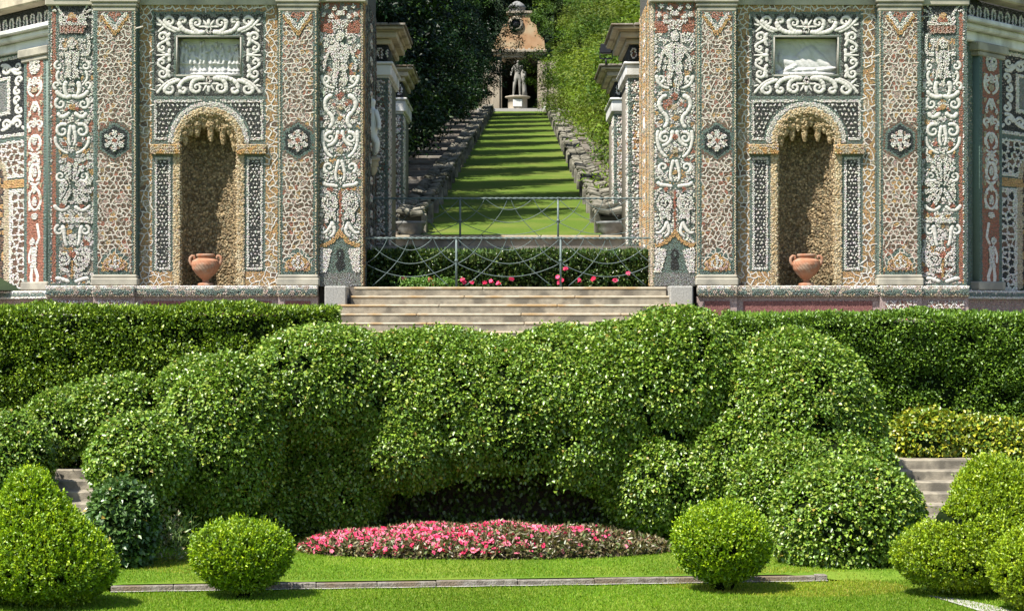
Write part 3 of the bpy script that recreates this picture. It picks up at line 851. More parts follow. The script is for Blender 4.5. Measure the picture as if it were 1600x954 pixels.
def make_block(side, label):
    root = empty('mosaic_wall', (0, 0, 0), label, 'mosaic wall')
    cv = wall_design(11 if side < 0 else 12)
    sd = 100 + 50 * side
    zt = yZ(-16)
    def pl(yoff): return plane3(lambda u, y: (uX(side, u), np.full(len(u), yoff), yZ(y)))
    def xr(u0, u1): return sorted((uX(side, u0), uX(side, u1)))
    # recessed wall face with the niche and relief openings left out of its bed
    pb = PB(); b = MB()
    st = 3
    for u in range(-111, 111, st):
        y = 0
        run = None
        for y in list(range(-16, 448, st)) + [None]:
            ok = False
            if y is not None:
                inn = (math.hypot(u + 1.5, y - 222) < 48 and y < 224) or (abs(u + 1.5) < 47 and y >= 222) or (abs(u + 1.5) < 50 and 58 <= y < 116)
                ok = not inn
            if ok and run is None: run = y
            if (not ok) and run is not None:
                y1 = 448 if y is None else y
                x0, x1 = xr(u, u + st)
                b.add([(x0, 0, yZ(y1)), (x1, 0, yZ(y1)), (x1, 0, yZ(run)), (x0, 0, yZ(run))], [(0, 1, 2, 3)])
                run = None
    pb.bed(b, MORT)
    mosaic(pb, cv, (-111, 111, -16, 448), pl(0.0), .0275, sd)
    ribbon_mesh(pb, [q for q in cv.ribbons if abs(q[0][0][0]) < 112], pl(0.0), PAL[Wh] * .84, sd)
    # reveal of the relief opening
    b = MB(); x0, x1 = xr(-49, 49)
    b.box(x0 - .025, x0, -.012, .26, yZ(117), yZ(58)); b.box(x1, x1 + .025, -.012, .26, yZ(117), yZ(58)); b.box(x0 - .025, x1 + .025, -.012, .26, yZ(58), yZ(58) + .025); b.box(x0 - .025, x1 + .025, -.012, .26, yZ(117) - .03, yZ(117))
    pb.bed(b, (.26, .245, .21))
    pb.build('wall_face', M['pebble'], root)
    relief(None, side, root)
    # solid masonry behind
    b = MB()
    xa, xb = xr(-250, -60); b.box(xa, xb, .25, 2.6, 3.0, zt + .9)
    xa, xb = xr(60, 241); b.box(xa, xb, .25, 3.9, 3.0, zt + .9)
    xa, xb = xr(-60, 60); b.box(xa, xb, .25, 2.6, yZ(150), zt + .9); b.box(xa, xb, 1.0, 2.6, 3.0, yZ(150)); b.box(xa, xb, .06, 1.0, 3.0, yZ(450))
    b.build('masonry', M['mortar'], root)
    # niche: half cylinder with a half dome, lined with rough tufa
    R_ = 46 / 85; zs = yZ(222); zb = yZ(447)
    pb = PB(); b = MB()
    nA = 20
    ang = [math.pi * k / nA for k in range(nA + 1)]
    rows = [zb + (zs - zb) * k / 8 for k in range(9)]
    vs = [(CX[side] - math.cos(t) * R_, math.sin(t) * R_, z) for z in rows for t in ang]
    for k in range(1, 8):
        p = math.pi / 2 * k / 8
        vs += [(CX[side] - math.cos(t) * R_ * math.cos(p), math.sin(t) * R_ * math.cos(p), zs + R_ * math.sin(p)) for t in ang]
    nr = 16
    b.add(vs, [(j * (nA + 1) + i, j * (nA + 1) + i + 1, (j + 1) * (nA + 1) + i + 1, (j + 1) * (nA + 1) + i) for j in range(nr - 1) for i in range(nA)])
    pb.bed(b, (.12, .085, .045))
    r = np.random.default_rng(sd + 3)
    n = 7000
    t = r.random(n) * math.pi; z = zb + (zs - zb + R_ * .95) * r.random(n)
    ph = np.arcsin(np.clip((z - zs) / R_, 0, .97)); rho = np.where(z > zs, R_ * np.cos(ph), R_)
    P = np.stack([CX[side] - np.cos(t) * rho, np.sin(t) * rho, z], 1)
    N = norm(np.stack([np.cos(t) * np.cos(ph), -np.sin(t) * np.cos(ph), -np.sin(ph)], 1))
    T = norm(np.stack([np.sin(t), np.cos(t), 0 * t], 1)); B = np.cross(N, T)
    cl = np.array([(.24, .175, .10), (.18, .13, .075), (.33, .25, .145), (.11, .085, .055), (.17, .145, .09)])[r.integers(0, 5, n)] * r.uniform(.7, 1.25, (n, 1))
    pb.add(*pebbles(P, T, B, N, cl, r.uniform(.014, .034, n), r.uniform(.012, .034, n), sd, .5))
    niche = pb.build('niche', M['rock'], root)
    # rough stones round the opening and stalactites hanging in its head
    pb = PB()
    n = 2300
    s_ = r.random(n) * (2 * 220 + math.pi * 49); d = r.uniform(43, 54, n)
    u = np.where(s_ < 220, -d, np.where(s_ < 440, d, 0.0)); y = np.where(s_ < 220, 224 + s_, np.where(s_ < 440, 224 + s_ - 220, 0.0))
    th = np.clip((s_ - 440) / 49, 0, math.pi); arc = s_ >= 440
    u = np.where(arc, -np.cos(th) * d, u); y = np.where(arc, 222 - np.sin(th) * d, y)
    P = np.stack([uX(side, u), np.where(d < 46, .03, -.012), yZ(y)], 1)
    N = norm(np.stack([-.5 * np.sign(P[:, 0] - CX[side]) * (d < 47), np.full(n, -1.0), np.zeros(n)], 1))
    T = np.tile([1., 0, 0], (n, 1)); B = np.cross(N, T); T = np.cross(B, N)
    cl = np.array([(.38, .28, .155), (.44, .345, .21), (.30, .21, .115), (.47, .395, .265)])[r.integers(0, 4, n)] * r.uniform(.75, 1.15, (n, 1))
    pb.add(*pebbles(P, T, B, N, cl, r.uniform(.014, .028, n), r.uniform(.014, .036, n), sd + 4, .5))
    pb.build('niche_edge', M['rock'], root)
    for k, (u0, ln) in enumerate(((-38, 34), (-29, 26), (-19, 40), (-8, 24), (2, 52), (12, 28), (21, 44), (31, 26), (39, 36))):
        ln = ln * r.uniform(.85, 1.1)
        top = 222 - math.sqrt(max(0, 46 ** 2 - u0 ** 2)) - 2
        pb = PB()
        n = 420
        q = r.random(n) ** .8; a_ = r.random(n) * 6.28
        rad = (1 - q) ** .8 * (.07 + .035 * r.random()) * (1 + .25 * np.sin(q * 17)) + .010
        x0 = uX(side, u0); y0 = .06 + .05 * r.random()
        P = np.stack([x0 + np.cos(a_) * rad, y0 + np.sin(a_) * rad, yZ(top + q * ln)], 1)
        N = norm(np.stack([np.cos(a_), np.sin(a_), np.full(n, -.25)], 1)); T = norm(np.stack([-np.sin(a_), np.cos(a_), 0 * a_], 1)); B = np.cross(N, T)
        cl = np.array([(.36, .265, .15), (.42, .33, .20), (.27, .19, .10)])[r.integers(0, 3, n)] * r.uniform(.75, 1.15, (n, 1))
        pb.add(*pebbles(P, T, B, N, cl, r.uniform(.012, .022, n), r.uniform(.01, .024, n), sd + k, .5))
        b = MB(); b.lathe([(.075, -(top) / 85), (.05, -(top + ln * .4) / 85), (.012, -(top + ln) / 85)], (x0, y0, EYE + 477 / 85), 8)
        pb.bed(b, (.3, .2, .1))
        pb.build('stalactite', M['rock'], niche)
    # imposts
    ycv = Cv(-120, 120, 220, 246, 2, Oc); g, c_ = ycv.voro(5, 5); ycv.put(c_ > .5, Ye); ycv.put(c_ < .2, Be)
    for sg in (-1, 1):
        u0, u1 = sorted((sg * 44, sg * 90))
        pb = PB(); b = MB(); xa, xb = xr(u0, u1)
        b.box(xa, xb, -.10, .1, yZ(241), yZ(226)); pb.bed(b, (.3, .2, .1))
        mosaic(pb, ycv, (u0, u1, 226, 241), pl(-.10), .034, sd + 21)
        pb.build('impost', M['rock'], root)
    # pilasters
    for c0, hw in ((-144, 32.5), (141, 29.5)):
        pb = PB(); b = MB(); xa, xb = xr(c0 - hw, c0 + hw)
        b.box(xa, xb, -.20, .3, yZ(432), yZ(18)); pb.bed(b, (.12, .16, .135))
        mosaic(pb, cv, (c0 - hw, c0 + hw, 20, 431), pl(-.20), .0285, sd + 30 + c0)
        ribbon_mesh(pb, [q for q in cv.ribbons if abs(q[0][0][0] - c0) < hw], pl(-.20), PAL[Li], sd)
        for sg in (-1, 1):       # sides
            uu = c0 + sg * hw
            f = plane3(lambda u, y, uu=uu: (np.full(len(u), uX(side, uu)), -.2 + u / 85, yZ(y)))
            def f2(u, y, uu=uu, sg=sg):
                n_ = len(u)
                N_ = np.tile([-side * sg * 1.0, 0, 0], (n_, 1)); T_ = np.tile([0, 1., 0], (n_, 1)); B_ = np.tile([0, 0, 1.], (n_, 1))
                return np.stack([np.full(n_, uX(side, uu)), -.2 + u / 85, yZ(y)], 1), T_, B_, N_
            scv = Cv(0, 18, 0, 450, 1, Gr)
            mosaic(pb, scv, (0, 17, 20, 431), f2, .04, sd + 31)
        p_ = pb.build('pilaster', M['pebble'], root)
        b = MB()
        bev_mould(b, xa, xb, -.20, yZ(20), yZ(-14), [(.22, .012), (.18, .035), (.40, .06), (.20, .085)])
        b.build('capital', M['stone'], p_)
        b = MB()
        bev_mould(b, xa, xb, -.21, yZ(446), yZ(429), [(.7, .045), (.3, .025)])
        b.build('plinth', M['stone'], p_)
    # piers
    for c0, hw in ((-212, 37.5), (206, 35.5)):
        pb = PB(); b = MB(); xa, xb = xr(c0 - hw, c0 + hw)
        b.box(xa, xb, -.09, .3, yZ(447), zt); pb.bed(b, MORT)
        mosaic(pb, cv, (c0 - hw, c0 + hw, 5, 447), pl(-.09), .0285, sd + 60 + c0)
        ribbon_mesh(pb, [q for q in cv.ribbons if abs(q[0][0][0] - c0) < hw + 3], pl(-.09), PAL[Wh] * .84, sd)
        if c0 > 0:               # the side that faces the gateway: rosettes and shells in courses
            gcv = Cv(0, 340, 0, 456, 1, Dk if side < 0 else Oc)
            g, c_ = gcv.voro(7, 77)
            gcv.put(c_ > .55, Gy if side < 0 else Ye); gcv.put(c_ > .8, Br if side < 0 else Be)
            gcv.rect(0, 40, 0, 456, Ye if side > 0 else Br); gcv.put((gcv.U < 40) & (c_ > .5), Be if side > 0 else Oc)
            for k in range(16): gcv.disc(190, 20 + k * 28, 26, Wh, .01, 6); gcv.disc(190, 20 + k * 28, 10, Re, .01, 3)
            for q in (44, 120, 260): gcv.rect(q, q + 14, 0, 456, Gr)
            def f3(u, y):
                n_ = len(u)
                return np.stack([np.full(n_, uX(side, c0 + hw)), -.08 + u / 85, yZ(y)], 1), np.tile([0, 1., 0], (n_, 1)), np.tile([0, 0, 1.], (n_, 1)), np.tile([-side * 1., 0, 0], (n_, 1))
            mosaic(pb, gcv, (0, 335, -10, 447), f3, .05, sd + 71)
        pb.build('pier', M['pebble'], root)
    # architrave and the cornice over it
    b = MB(); xa, xb = xr(-250, 241)
    b.box(xa, xb, -.05, .3, yZ(8), yZ(-16)); x0, x1 = xr(170, 243); b.box(x0 - .03, x1 + .05, -.17, .3, yZ(5), yZ(-12), None, .02)
    x0, x1 = xr(-251, -176); b.box(x0 - .03, x1 + .03, -.15, .3, yZ(10), yZ(-12), None, .02)
    bev_mould(b, xa, xb, -.22, yZ(-15), yZ(-70), [(.5, 0), (.2, .08), (.15, .16), (.15, .26)])
    b.build('cornice', M['stone'], root)
    # base slab with a pebbled roll, and the pink dado under it
    bcv = Cv(-256, 256, 440, 470, 2, Gr)
    bcv.rect(-256, 256, 440, 452, Wh); bcv.rect(-256, 256, 460, 470, Ye); bcv.put((bcv.voro(7, 4)[1] > .75), Be)
    pb = PB()
    segs = [(-250, -176, -.30), (-176, -112, -.38), (-112, 111, -.26), (111, 172, -.38)]
    for (u0, u1, yo) in segs:
        b = MB(); xa, xb = xr(u0, u1)
        b.box(xa, xb, yo + .05, .2, yZ(463), yZ(447.5)); pb.bed(b, MORT)
        def rol(u, y, yo=yo):
            n_ = len(u); q = (y - 447) / 16 * 2 - 1
            ny = -np.sqrt(np.clip(1 - (q * .85) ** 2, .05, 1))
            return np.stack([uX(side, u), yo + .05 + .055 * (ny), yZ(y)], 1), np.tile([1., 0, 0], (n_, 1)), np.tile([0, 0, 1.], (n_, 1)), norm(np.stack([0 * q, ny, -q * .85], 1))
        mosaic(pb, bcv, (u0, u1, 447, 463), rol, .032, sd + 81)
        # upper face
        def topf(u, y, yo=yo):
            n_ = len(u)
            return np.stack([uX(side, u), yo + .04 + (y - 440) / 85, np.full(n_, yZ(447.3))], 1), np.tile([1., 0, 0], (n_, 1)), np.tile([0, 1., 0], (n_, 1)), np.tile([0, 0, 1.], (n_, 1))
        mosaic(pb, bcv, (u0, u1, 440, 440 - yo * 85 - 5), topf, .036, sd + 82)
    pb.build('base_slab', M['pebble'], root)
    b = MB(); b2 = MB()
    for (u0, u1, yo) in segs:
        xa, xb = xr(u0, u1)
        yo += .09
        b.box(xa, xb, yo, .2, 3.0, yZ(463.3))
        b2.box(xa + .13, xb - .13, yo - .012, yo + .02, yZ(500), yZ(470))
    dd = b.build('dado', M['pink'], root); b2.build('dado_panel', M['darkred'], dd)
    # white diaper work on the dado of the outer pilaster and pier
    dcv = Cv(-256, -100, 463, 506, 2, Pk)
    g, c_ = dcv.voro(11, 3); dcv.put(c_ > .3, Be); dcv.put(c_ > .7, Re)
    dcv.put((np.abs((dcv.U + dcv.Y) % 12 - 6) < 1.6) | (np.abs((dcv.U - dcv.Y) % 12 - 6) < 1.6), Wh, .01)
    for (u0, u1, yo) in ((-243, -186, -.212), (-168, -120, -.292)):
        pb = PB()
        mosaic(pb, dcv, (u0, u1, 470, 500), pl(yo - .012), .034, sd + 91)
        pb.build('dado_mosaic', M['pebble'], dd)
    return root
make_block(-1, 'sunlit pebble mosaic wall with niche, the one left of the gateway with crowded marble relief')
make_block(1, 'sunlit pebble mosaic wall with niche, the one right of the gateway with reclining marble relief')

# ------------------------------------------------------------------ receding wings
def make_wing(side, x0, y0, label):
    root = empty('mosaic_wing', (0, 0, 0), label, 'mosaic wall')
    ang = math.radians(52)
    dx, dy = side * math.cos(ang), math.sin(ang)
    K = 85.0
    L = 260
    S = 2.0
    cv = Cv(-5, L + 5, -40, 500, 2, Gr)
    g, c_ = cv.voro(11, 40)
    # narrow scroll strip, pilaster on red ground, then a bay with scroll panel and giraffe panels
    cv.rect(2, 20, 70, 236, Dk); cv.frame(2, 20, 70, 236, 3, Wh, .012)
    for k in range(6): cv.stroke(spiral(11, 86 + k * 27, 6, 1.5, 1.2 if k % 2 else -1.2), 4, Wh, .02, 2.5)
    cv.rect(3, 19, 248, 440, Oc); m = (cv.U > 3) & (cv.U < 19) & (cv.Y > 248) & (cv.Y < 440); cv.put(m & (g < 3), Wh, .01); cv.frame(2, 20, 246, 442, 2.5, Wh, .012)
    cv.rect(0, 22, 238, 246, Ye, .01)
    cv.rect(36, 66, 58, 445, Re)
    cv.mir = [lambda u, y: (51 + u, y), lambda u, y: (51 - u, y)]
    H = .02
    for q in (108, 150, 176, 205, 232, 258, 284, 306): cv.disc(0, q, 4.2, Wh, .02, 8); cv.disc(9, q + 10, 2.4, Wh, .02, 5); cv.disc(12, q - 6, 2, Ye, .02, 4)
    cv.rib, cv.fat = True, 1.1
    cv.disc(0, 82, 10, Wh, H, 14); cv.disc(4, 80, 2, Dk); cv.stroke([(2, 68), (10, 64)], 3, Wh, H)
    cv.stroke(spiral(6, 108, 6, -1.5, 1.2), 4.5, Wh, H, 3); cv.disc(0, 122, 5, Ye, H); cv.stroke(bez((2, 132), (14, 128), (14, 112), (8, 104)), 4, Wh, H)
    cv.stroke([(1, 140), (9, 156)], 5, Wh, H, 2); cv.stroke(spiral(7, 178, 7, 1.5, -1.2), 4.5, Wh, H, 3); cv.stroke(bez((0, 196), (12, 200), (14, 216), (3, 222)), 5, Wh, H, 4)
    for k in range(3): cv.stroke([(1, 230), (10 - 2 * k, 224 + 9 * k)], 4, Wh, H, 3)
    cv.stroke(bez((0, 244), (10, 246), (12, 268), (2, 272)), 6, Wh, H, 4); cv.stroke([(0, 280), (9, 274)], 5, Wh, H, 3); cv.stroke([(0, 282), (9, 292)], 5, Wh, H, 3)
    cv.stroke(bez((10, 296), (13, 310), (6, 318), (0, 320)), 4, Wh, H); cv.disc(0, 330, 6, Wh, H, 5)
    cv.mir = [lambda u, y: (51 + u, y)]
    cv.stroke([(-4, 342), (-8, 366), (-2, 378)], 4, Wh, H); cv.disc(4, 372, 5, Wh, H, 6); cv.poly([(-5, 380), (7, 380), (5, 400), (8, 416), (-3, 416), (-4, 398)], Wh, H)
    cv.stroke([(0, 414), (-5, 430), (-3, 444)], 5, Wh, H); cv.stroke([(5, 414), (7, 430), (6, 444)], 5, Wh, H); cv.stroke([(7, 383), (11, 396), (10, 408)], 3.5, Wh, H); cv.disc(2, 446, 10, Wh, H, 6)
    cv.mir = [lambda u, y: (u, y)]; cv.rib = False
    cv.rect(76, 240, 58, 190, Dk); cv.frame(74, 242, 56, 192, 4, Wh, .012); cv.rect(112, 200, 92, 152, Gr); cv.rect(118, 194, 98, 146, Gy); cv.frame(110, 202, 90, 154, 5, Wh, .012)
    cy = 123
    cv.mir = [lambda u, y: (158 + u, y), lambda u, y: (158 - u, y), lambda u, y: (158 + u, 2 * cy - y), lambda u, y: (158 - u, 2 * cy - y)]
    cv.rib, cv.fat = True, 1.2
    for q in ((-62, 74, 8, 0, 1.2), (-40, 76, 8, 3, -1.2), (-18, 74, 8, 0, 1.2), (-66, 98, 8, 1.5, -1.2), (-62, 116, 7, -1.5, 1.2)): cv.stroke(spiral(*q), 5.5, Wh, .02, 3)
    cv.stroke(bez((-70, 86), (-50, 92), (-54, 66), (-30, 68)), 5, Wh, .02); cv.stroke([(-70, 70), (-76, 64)], 5, Wh, .02); cv.stroke(bez((-30, 84), (-20, 90), (-8, 84), (-6, 68)), 5, Wh, .02)
    cv.mir = [lambda u, y: (u, y)]; cv.rib = False
    for (u0, u1, y0_, y1_) in ((76, 240, 200, 262), (76, 112, 282, 452), (204, 240, 282, 452)):
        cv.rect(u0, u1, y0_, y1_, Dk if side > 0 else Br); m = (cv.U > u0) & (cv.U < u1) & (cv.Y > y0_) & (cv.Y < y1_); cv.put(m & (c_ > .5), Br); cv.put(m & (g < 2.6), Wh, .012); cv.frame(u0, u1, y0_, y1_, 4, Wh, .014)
    cv.rect(74, 242, 266, 278, Oc, .012)
    cv.put((np.hypot(cv.U - 158, cv.Y - 262) < 44) & (cv.Y < 264), Ye, .01); cv.put((np.hypot(cv.U - 158, cv.Y - 262) < 36) & (cv.Y < 264), Br); cv.rect(122, 194, 262, 456, Br); nm = (cv.U > 122) & (cv.U < 194) & (cv.Y > 232) & (np.hypot(cv.U - 158, np.minimum(cv.Y - 262, 0)) < 36); cv.put(nm & (c_ > .45), Oc); cv.put(nm & (c_ > .7), Ye); cv.put(nm & (g < 1.6), Dk); cv.rect(112, 122, 280, 456, Ye, .01)
    # frieze of ovals
    cv.rect(-5, L + 5, -40, 46, Dk)
    for k in range(24):
        u = 6 + k * 13
        for q in ((u, 4), (u, 30)):
            cv.disc(*q, 4.6, Wh, .02, 11); cv.disc(*q, 2.0, Gr, 0, 8)
    cv.rect(-5, L + 5, 452, 500, Be)
    zoff = -(.30)                # the wing's entablature sits a little lower
    def f(u, y):
        n_ = len(u)
        return np.stack([x0 + dx * u / K, y0 + dy * u / K, yZ(y) + 0 * u], 1), np.tile([dx, dy, 0.], (n_, 1)), np.tile([0, 0, 1.], (n_, 1)), np.tile([side * math.sin(ang), -math.cos(ang), 0.], (n_, 1))
    def slab(b, u0, u1, ya, yb, pr, back=.3, bev=0.0):
        """box along the wing; pr = how far it stands proud"""
        Mx = Matrix(((dx, -side * math.sin(ang), 0, x0), (dy, math.cos(ang), 0, y0), (0, 0, 1, 0), (0, 0, 0, 1)))
        b.box(u0 * S / K, u1 * S / K, -pr, back, yZ(yb), yZ(ya), Mx, bev)
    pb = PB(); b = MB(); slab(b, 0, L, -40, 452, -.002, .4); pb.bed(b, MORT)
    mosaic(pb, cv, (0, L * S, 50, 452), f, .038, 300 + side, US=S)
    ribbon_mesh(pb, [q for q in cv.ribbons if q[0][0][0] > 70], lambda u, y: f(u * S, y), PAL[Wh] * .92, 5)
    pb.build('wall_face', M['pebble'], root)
    pb = PB(); b = MB(); slab(b, 30, 72, 58, 450, .14, .1); pb.bed(b, (.1, .15, .125))
    mosaic(pb, cv, (31 * S, 71 * S, 58, 448), lambda u, y: (lambda r_: (r_[0] + r_[3] * .14, *r_[1:]))(f(u, y)), .034, 310 + side, US=S)
    ribbon_mesh(pb, [q for q in cv.ribbons if 34 < q[0][0][0] < 68], lambda u, y: (lambda r_: (r_[0] + r_[3] * .14, *r_[1:]))(f(u * S, y)), PAL[Wh] * .92, 6)
    p_ = pb.build('pilaster', M['pebble'], root)
    b = MB(); slab(b, 27, 75, 66, 74, .18, .1, .02); slab(b, 24, 78, 52, 66, .22, .1, .02); b.build('capital', M['stone'], p_)
    b = MB(); slab(b, 27, 75, 438, 452, .19, .1, .02); b.build('plinth', M['stone'], p_)
    b = MB(); slab(b, -6, L, 36, 52, .12, .3, .02); slab(b, -8, L, 26, 36, .28, .3, .03); slab(b, -10, L, 18, 26, .40, .3, .02); b.build('architrave', M['white_stone'], root)
    pb = PB(); b = MB(); slab(b, -4, L, -16, 17.5, .10, .1); pb.bed(b, (.03, .03, .03))
    mosaic(pb, cv, (0, L * S, -14, 17), lambda u, y: (lambda r_: (r_[0] + r_[3] * .10, *r_[1:]))(f(u, y)), .034, 320 + side, US=S)
    pb.build('frieze', M['pebble'], root)
    b = MB(); slab(b, -8, L, -40, -16, .45, .3, .03); b.build('cornice', M['roof_stone'], root)
    bcv = Cv(-10, L + 10, 440, 510, 1, Wh); bcv.rect(-10, L + 10, 458, 462, Gr); bcv.rect(-10, L + 10, 468, 510, Pk)
    pb = PB(); b = MB(); slab(b, 0, L, 452.5, 466, .2, .1); slab(b, 0, L, 466.3, 512, .12, .1); pb.bed(b, (.3, .26, .22))
    mosaic(pb, bcv, (0, L * S, 453, 466), lambda u, y: (lambda r_: (r_[0] + r_[3] * .20, *r_[1:]))(f(u, y)), .04, 330, US=S)
    mosaic(pb, bcv, (0, L * S, 467, 505), lambda u, y: (lambda r_: (r_[0] + r_[3] * .12, *r_[1:]))(f(u, y)), .045, 331, US=S)
    pb.build('base_slab', M['pebble'], root)
make_wing(-1, -8.42, 1.5, 'receding mosaic wing at the far left edge, its face turned to the sun')
make_wing(1, 8.33, .9, 'receding mosaic wing at the far right edge, its face in shade')

# ------------------------------------------------------------------ stepped gate pavilions behind
def make_pavilion(side, Y, xi, xo, roof_x, label, tone):
    root = empty('gate_pavilion', (0, 0, 0), label, 'pavilion')
    s = sc(Y)
    zb = 4.75
    k = s
    top = {4.0: (40, 70, 97, 122, 0), 11.7: (103, 128, 153, 178, 0)}[Y]
    zR, zF1, zF0, zA = [wz(q, Y) for q in top[:4]]
    xa, xb = sorted((side * xi, side * xo))
    W_ = (xb - xa) * 85; Ht = (zA - zb) * 85
    cv = Cv(-2, W_ + 2, -2, Ht + 60, 2, Gr)
    g, c_ = cv.voro(9, int(Y * 10) + side)
    def mirx(u): return u if side > 0 else W_ - u
    for (f0, f1, kind) in ((.06, .30, 0), (.42, .66, 1), (.76, 1.0, 0)):
        u0, u1 = sorted((mirx(f0 * W_), mirx(f1 * W_)))
        ys = [4, Ht * .1, Ht * .14, Ht * .52, Ht * .56, Ht * .98]
        base = [Gy, tone[0], tone[1], tone[2]]
        for i in range(5):
            m = (cv.U > u0) & (cv.U < u1) & (cv.Y > ys[i]) & (cv.Y < ys[i + 1])
            cv.put(m, base[(i + kind) % 4]); cv.put(m & (c_ > .6), Be if side > 0 else Br); cv.put(m & (g < 2.6), Wh, .01)
            cv.disc((u0 + u1) / 2, (ys[i] + ys[i + 1]) / 2, 6, Wh, .02)
        for y in ys[1:]: cv.rect(u0, u1, y - 2, y + 2, Gr)
    def f(u, y):
        n_ = len(u)
        return np.stack([xa + u / 85, np.full(n_, Y), zA - y / 85], 1), np.tile([1., 0, 0], (n_, 1)), np.tile([0, 0, 1.], (n_, 1)), np.tile([0, -1., 0], (n_, 1))
    def fs(u, y):
        n_ = len(u)
        return np.stack([np.full(n_, side * xi), Y + u / 85, zA - y / 85], 1), np.tile([0, 1., 0], (n_, 1)), np.tile([0, 0, 1.], (n_, 1)), np.tile([-side * 1., 0, 0], (n_, 1))
    pb = PB(); b = MB(); b.box(xa + .002, xb - .002, Y + .002, Y + 3, 3.2, zA); pb.bed(b, MORT)
    mosaic(pb, cv, (0, W_, 0, Ht), f, .045, 400 + int(Y) + side)
    mosaic(pb, cv, (0, min(W_, 80), 0, Ht), fs, .05, 401 + int(Y) + side)
    pb.build('pier', M['pebble'], root)
    def ring(b, z0, z1, pr, bev=.02):
        b.box(xa - pr, xb + pr, Y - pr, Y + 3.1, z0, z1, None, bev)
    b = MB(); ring(b, zA + .002, zA + (zF0 - zA) * .12, .03); ring(b, zA + (zF0 - zA) * .12 + .002, zF0 - .06, .07); ring(b, zF0 - .058, zF0, .11)
    b.build('architrave', M['white_stone'], root)
    fr = Cv(-2, W_ + 2, 0, 60, 2, Dk)
    for q in range(12):
        u = 8 + q * 16
        fr.disc(u, (zF1 - zF0) * 42.5, 5.6, Wh, .02, (zF1 - zF0) * 30); fr.disc(u, (zF1 - zF0) * 42.5, 2.4, Br, 0, (zF1 - zF0) * 20)
    pb = PB(); b = MB(); b.box(xa + .01, xb - .01, Y + .01, Y + 3, zF0 + .002, zF1); pb.bed(b, (.03, .032, .03))
    mosaic(pb, fr, (0, W_, 0, (zF1 - zF0) * 85), lambda u, y: (lambda r_: (r_[0] + np.array([0, 0, zF1 - zA]), *r_[1:]))(f(u, y)), .036, 500 + int(Y))
    pb.build('frieze', M['pebble'], root)
    ov = abs(roof_x) - xi
    ov = xi - abs(roof_x)
    b = MB()
    hh = zR - zF1
    for z0_, z1_, q_ in ((0, .3, .18), (.3, .62, .5), (.62, .70, .62), (.70, .88, .88)):
        ring(b, zF1 + .002 + hh * z0_, zF1 + hh * z1_, ov * q_, .02)
    b.build('cornice', M['roof_stone'], root)
    b = MB()
    rr = random.Random(5 + int(Y))
    x = xa - ov
    while x < xb + ov:
        w = rr.uniform(.35, .6)
        b.box(x, min(x + w, xb + ov) - .01, Y - ov - rr.uniform(0, .05), Y + 3, zF1 + hh * .89, zR + rr.uniform(-.01, .03), None, .012)
        x += w
    b.build('roof_slab', M['kerb'], root)
    return root, zR
make_pavilion(-1, 4.0, 2.5, 3.7, 2.12, 'front stepped mosaic pavilion behind the left gate pier, white band under its roof slab', (Br, Gy, Re))
_, zr1 = make_pavilion(-1, 11.7, 2.58, 3.5, 2.30, 'rear lower-looking mosaic pavilion beside the dark trees on the left', (Br, Gy, Br))
make_pavilion(1, 4.0, 2.36, 3.6, 1.98, 'front stepped mosaic pavilion behind the right gate pier, lit teal and ochre', (Ye, Oc, Re))
_, zr2 = make_pavilion(1, 11.7, 2.42, 3.5, 2.05, 'rear mosaic pavilion carrying the black floodlight at right', (Pk, Oc, Pk))
# floodlight on the rear right pavilion
fl = empty('floodlight', (wx(947, 11.3), 11.3, zr2), 'black square floodlight on a bracket over the right pavilion roof', 'floodlight')
b = MB(); b.box(-.13, .13, -.08, .1, .24, .47, None, .02); b.build('lamp_body', M['black'], fl)
b = MB(); b.tube([(0, 0, -.02), (0, 0, .12)], .025); b.box(-.15, .15, -.02, .02, .11, .14); b.box(-.155, -.132, -.02, .02, .12, .38); b.box(.132, .155, -.02, .02, .12, .38); b.build('bracket', M['black'], fl)

# ------------------------------------------------------------------ urns
def make_urn(x, y, z, label):
    root = empty('urn', (x, y, z), label, 'urn', 'terracotta urns in the niches')
    prof = [(.0, .0), (.155, 0), (.165, .03), (.15, .06), (.075, .075), (.06, .11), (.075, .145), (.10, .16), (.12, .18), (.20, .25), (.262, .35), (.285, .45), (.27, .53), (.20, .565), (.165, .58), (.16, .60), (.185, .615), (.195, .645), (.185, .665), (.15, .67), (.14, .62), (.0, .60)]
    fine = []
    for (a0, b0), (a1, b1) in zip(prof[:-1], prof[1:]):
        for k in range(4): fine.append((a0 + (a1 - a0) * k / 4, b0 + (b1 - b0) * k / 4))
    def mod(r, z, t):
        if .19 < z < .54:
            f = math.sin(math.pi * (z - .19) / .35) ** .5
            return r * (1 + .085 * f * (abs(math.sin(11 * (t + z * 3.2))) - .6))
        return r
    b = MB(); b.lathe(fine, n=120, mod=mod); b.build('body', M['terracotta'], root)
    for sg in (-1, 1):
        b = MB(); b.tube([(sg * .24, 0, .40), (sg * .30, 0, .46), (sg * .325, 0, .53), (sg * .315, 0, .59), (sg * .28, 0, .625), (sg * .24, 0, .62), (sg * .225, 0, .585), (sg * .25, 0, .565)], [.03, .032, .032, .032, .03, .028, .026, .024], 10)
        b.build('handle', M['terracotta'], root)
    root.scale = (.89,) * 3
    return root
u_ = make_urn(wx(321), .02, yZ(447.0), 'terracotta urn with spiral fluting in the niche left of the steps')
u2 = make_urn(wx(1260), .02, yZ(447.0), 'terracotta urn with spiral fluting in the niche right of the steps')

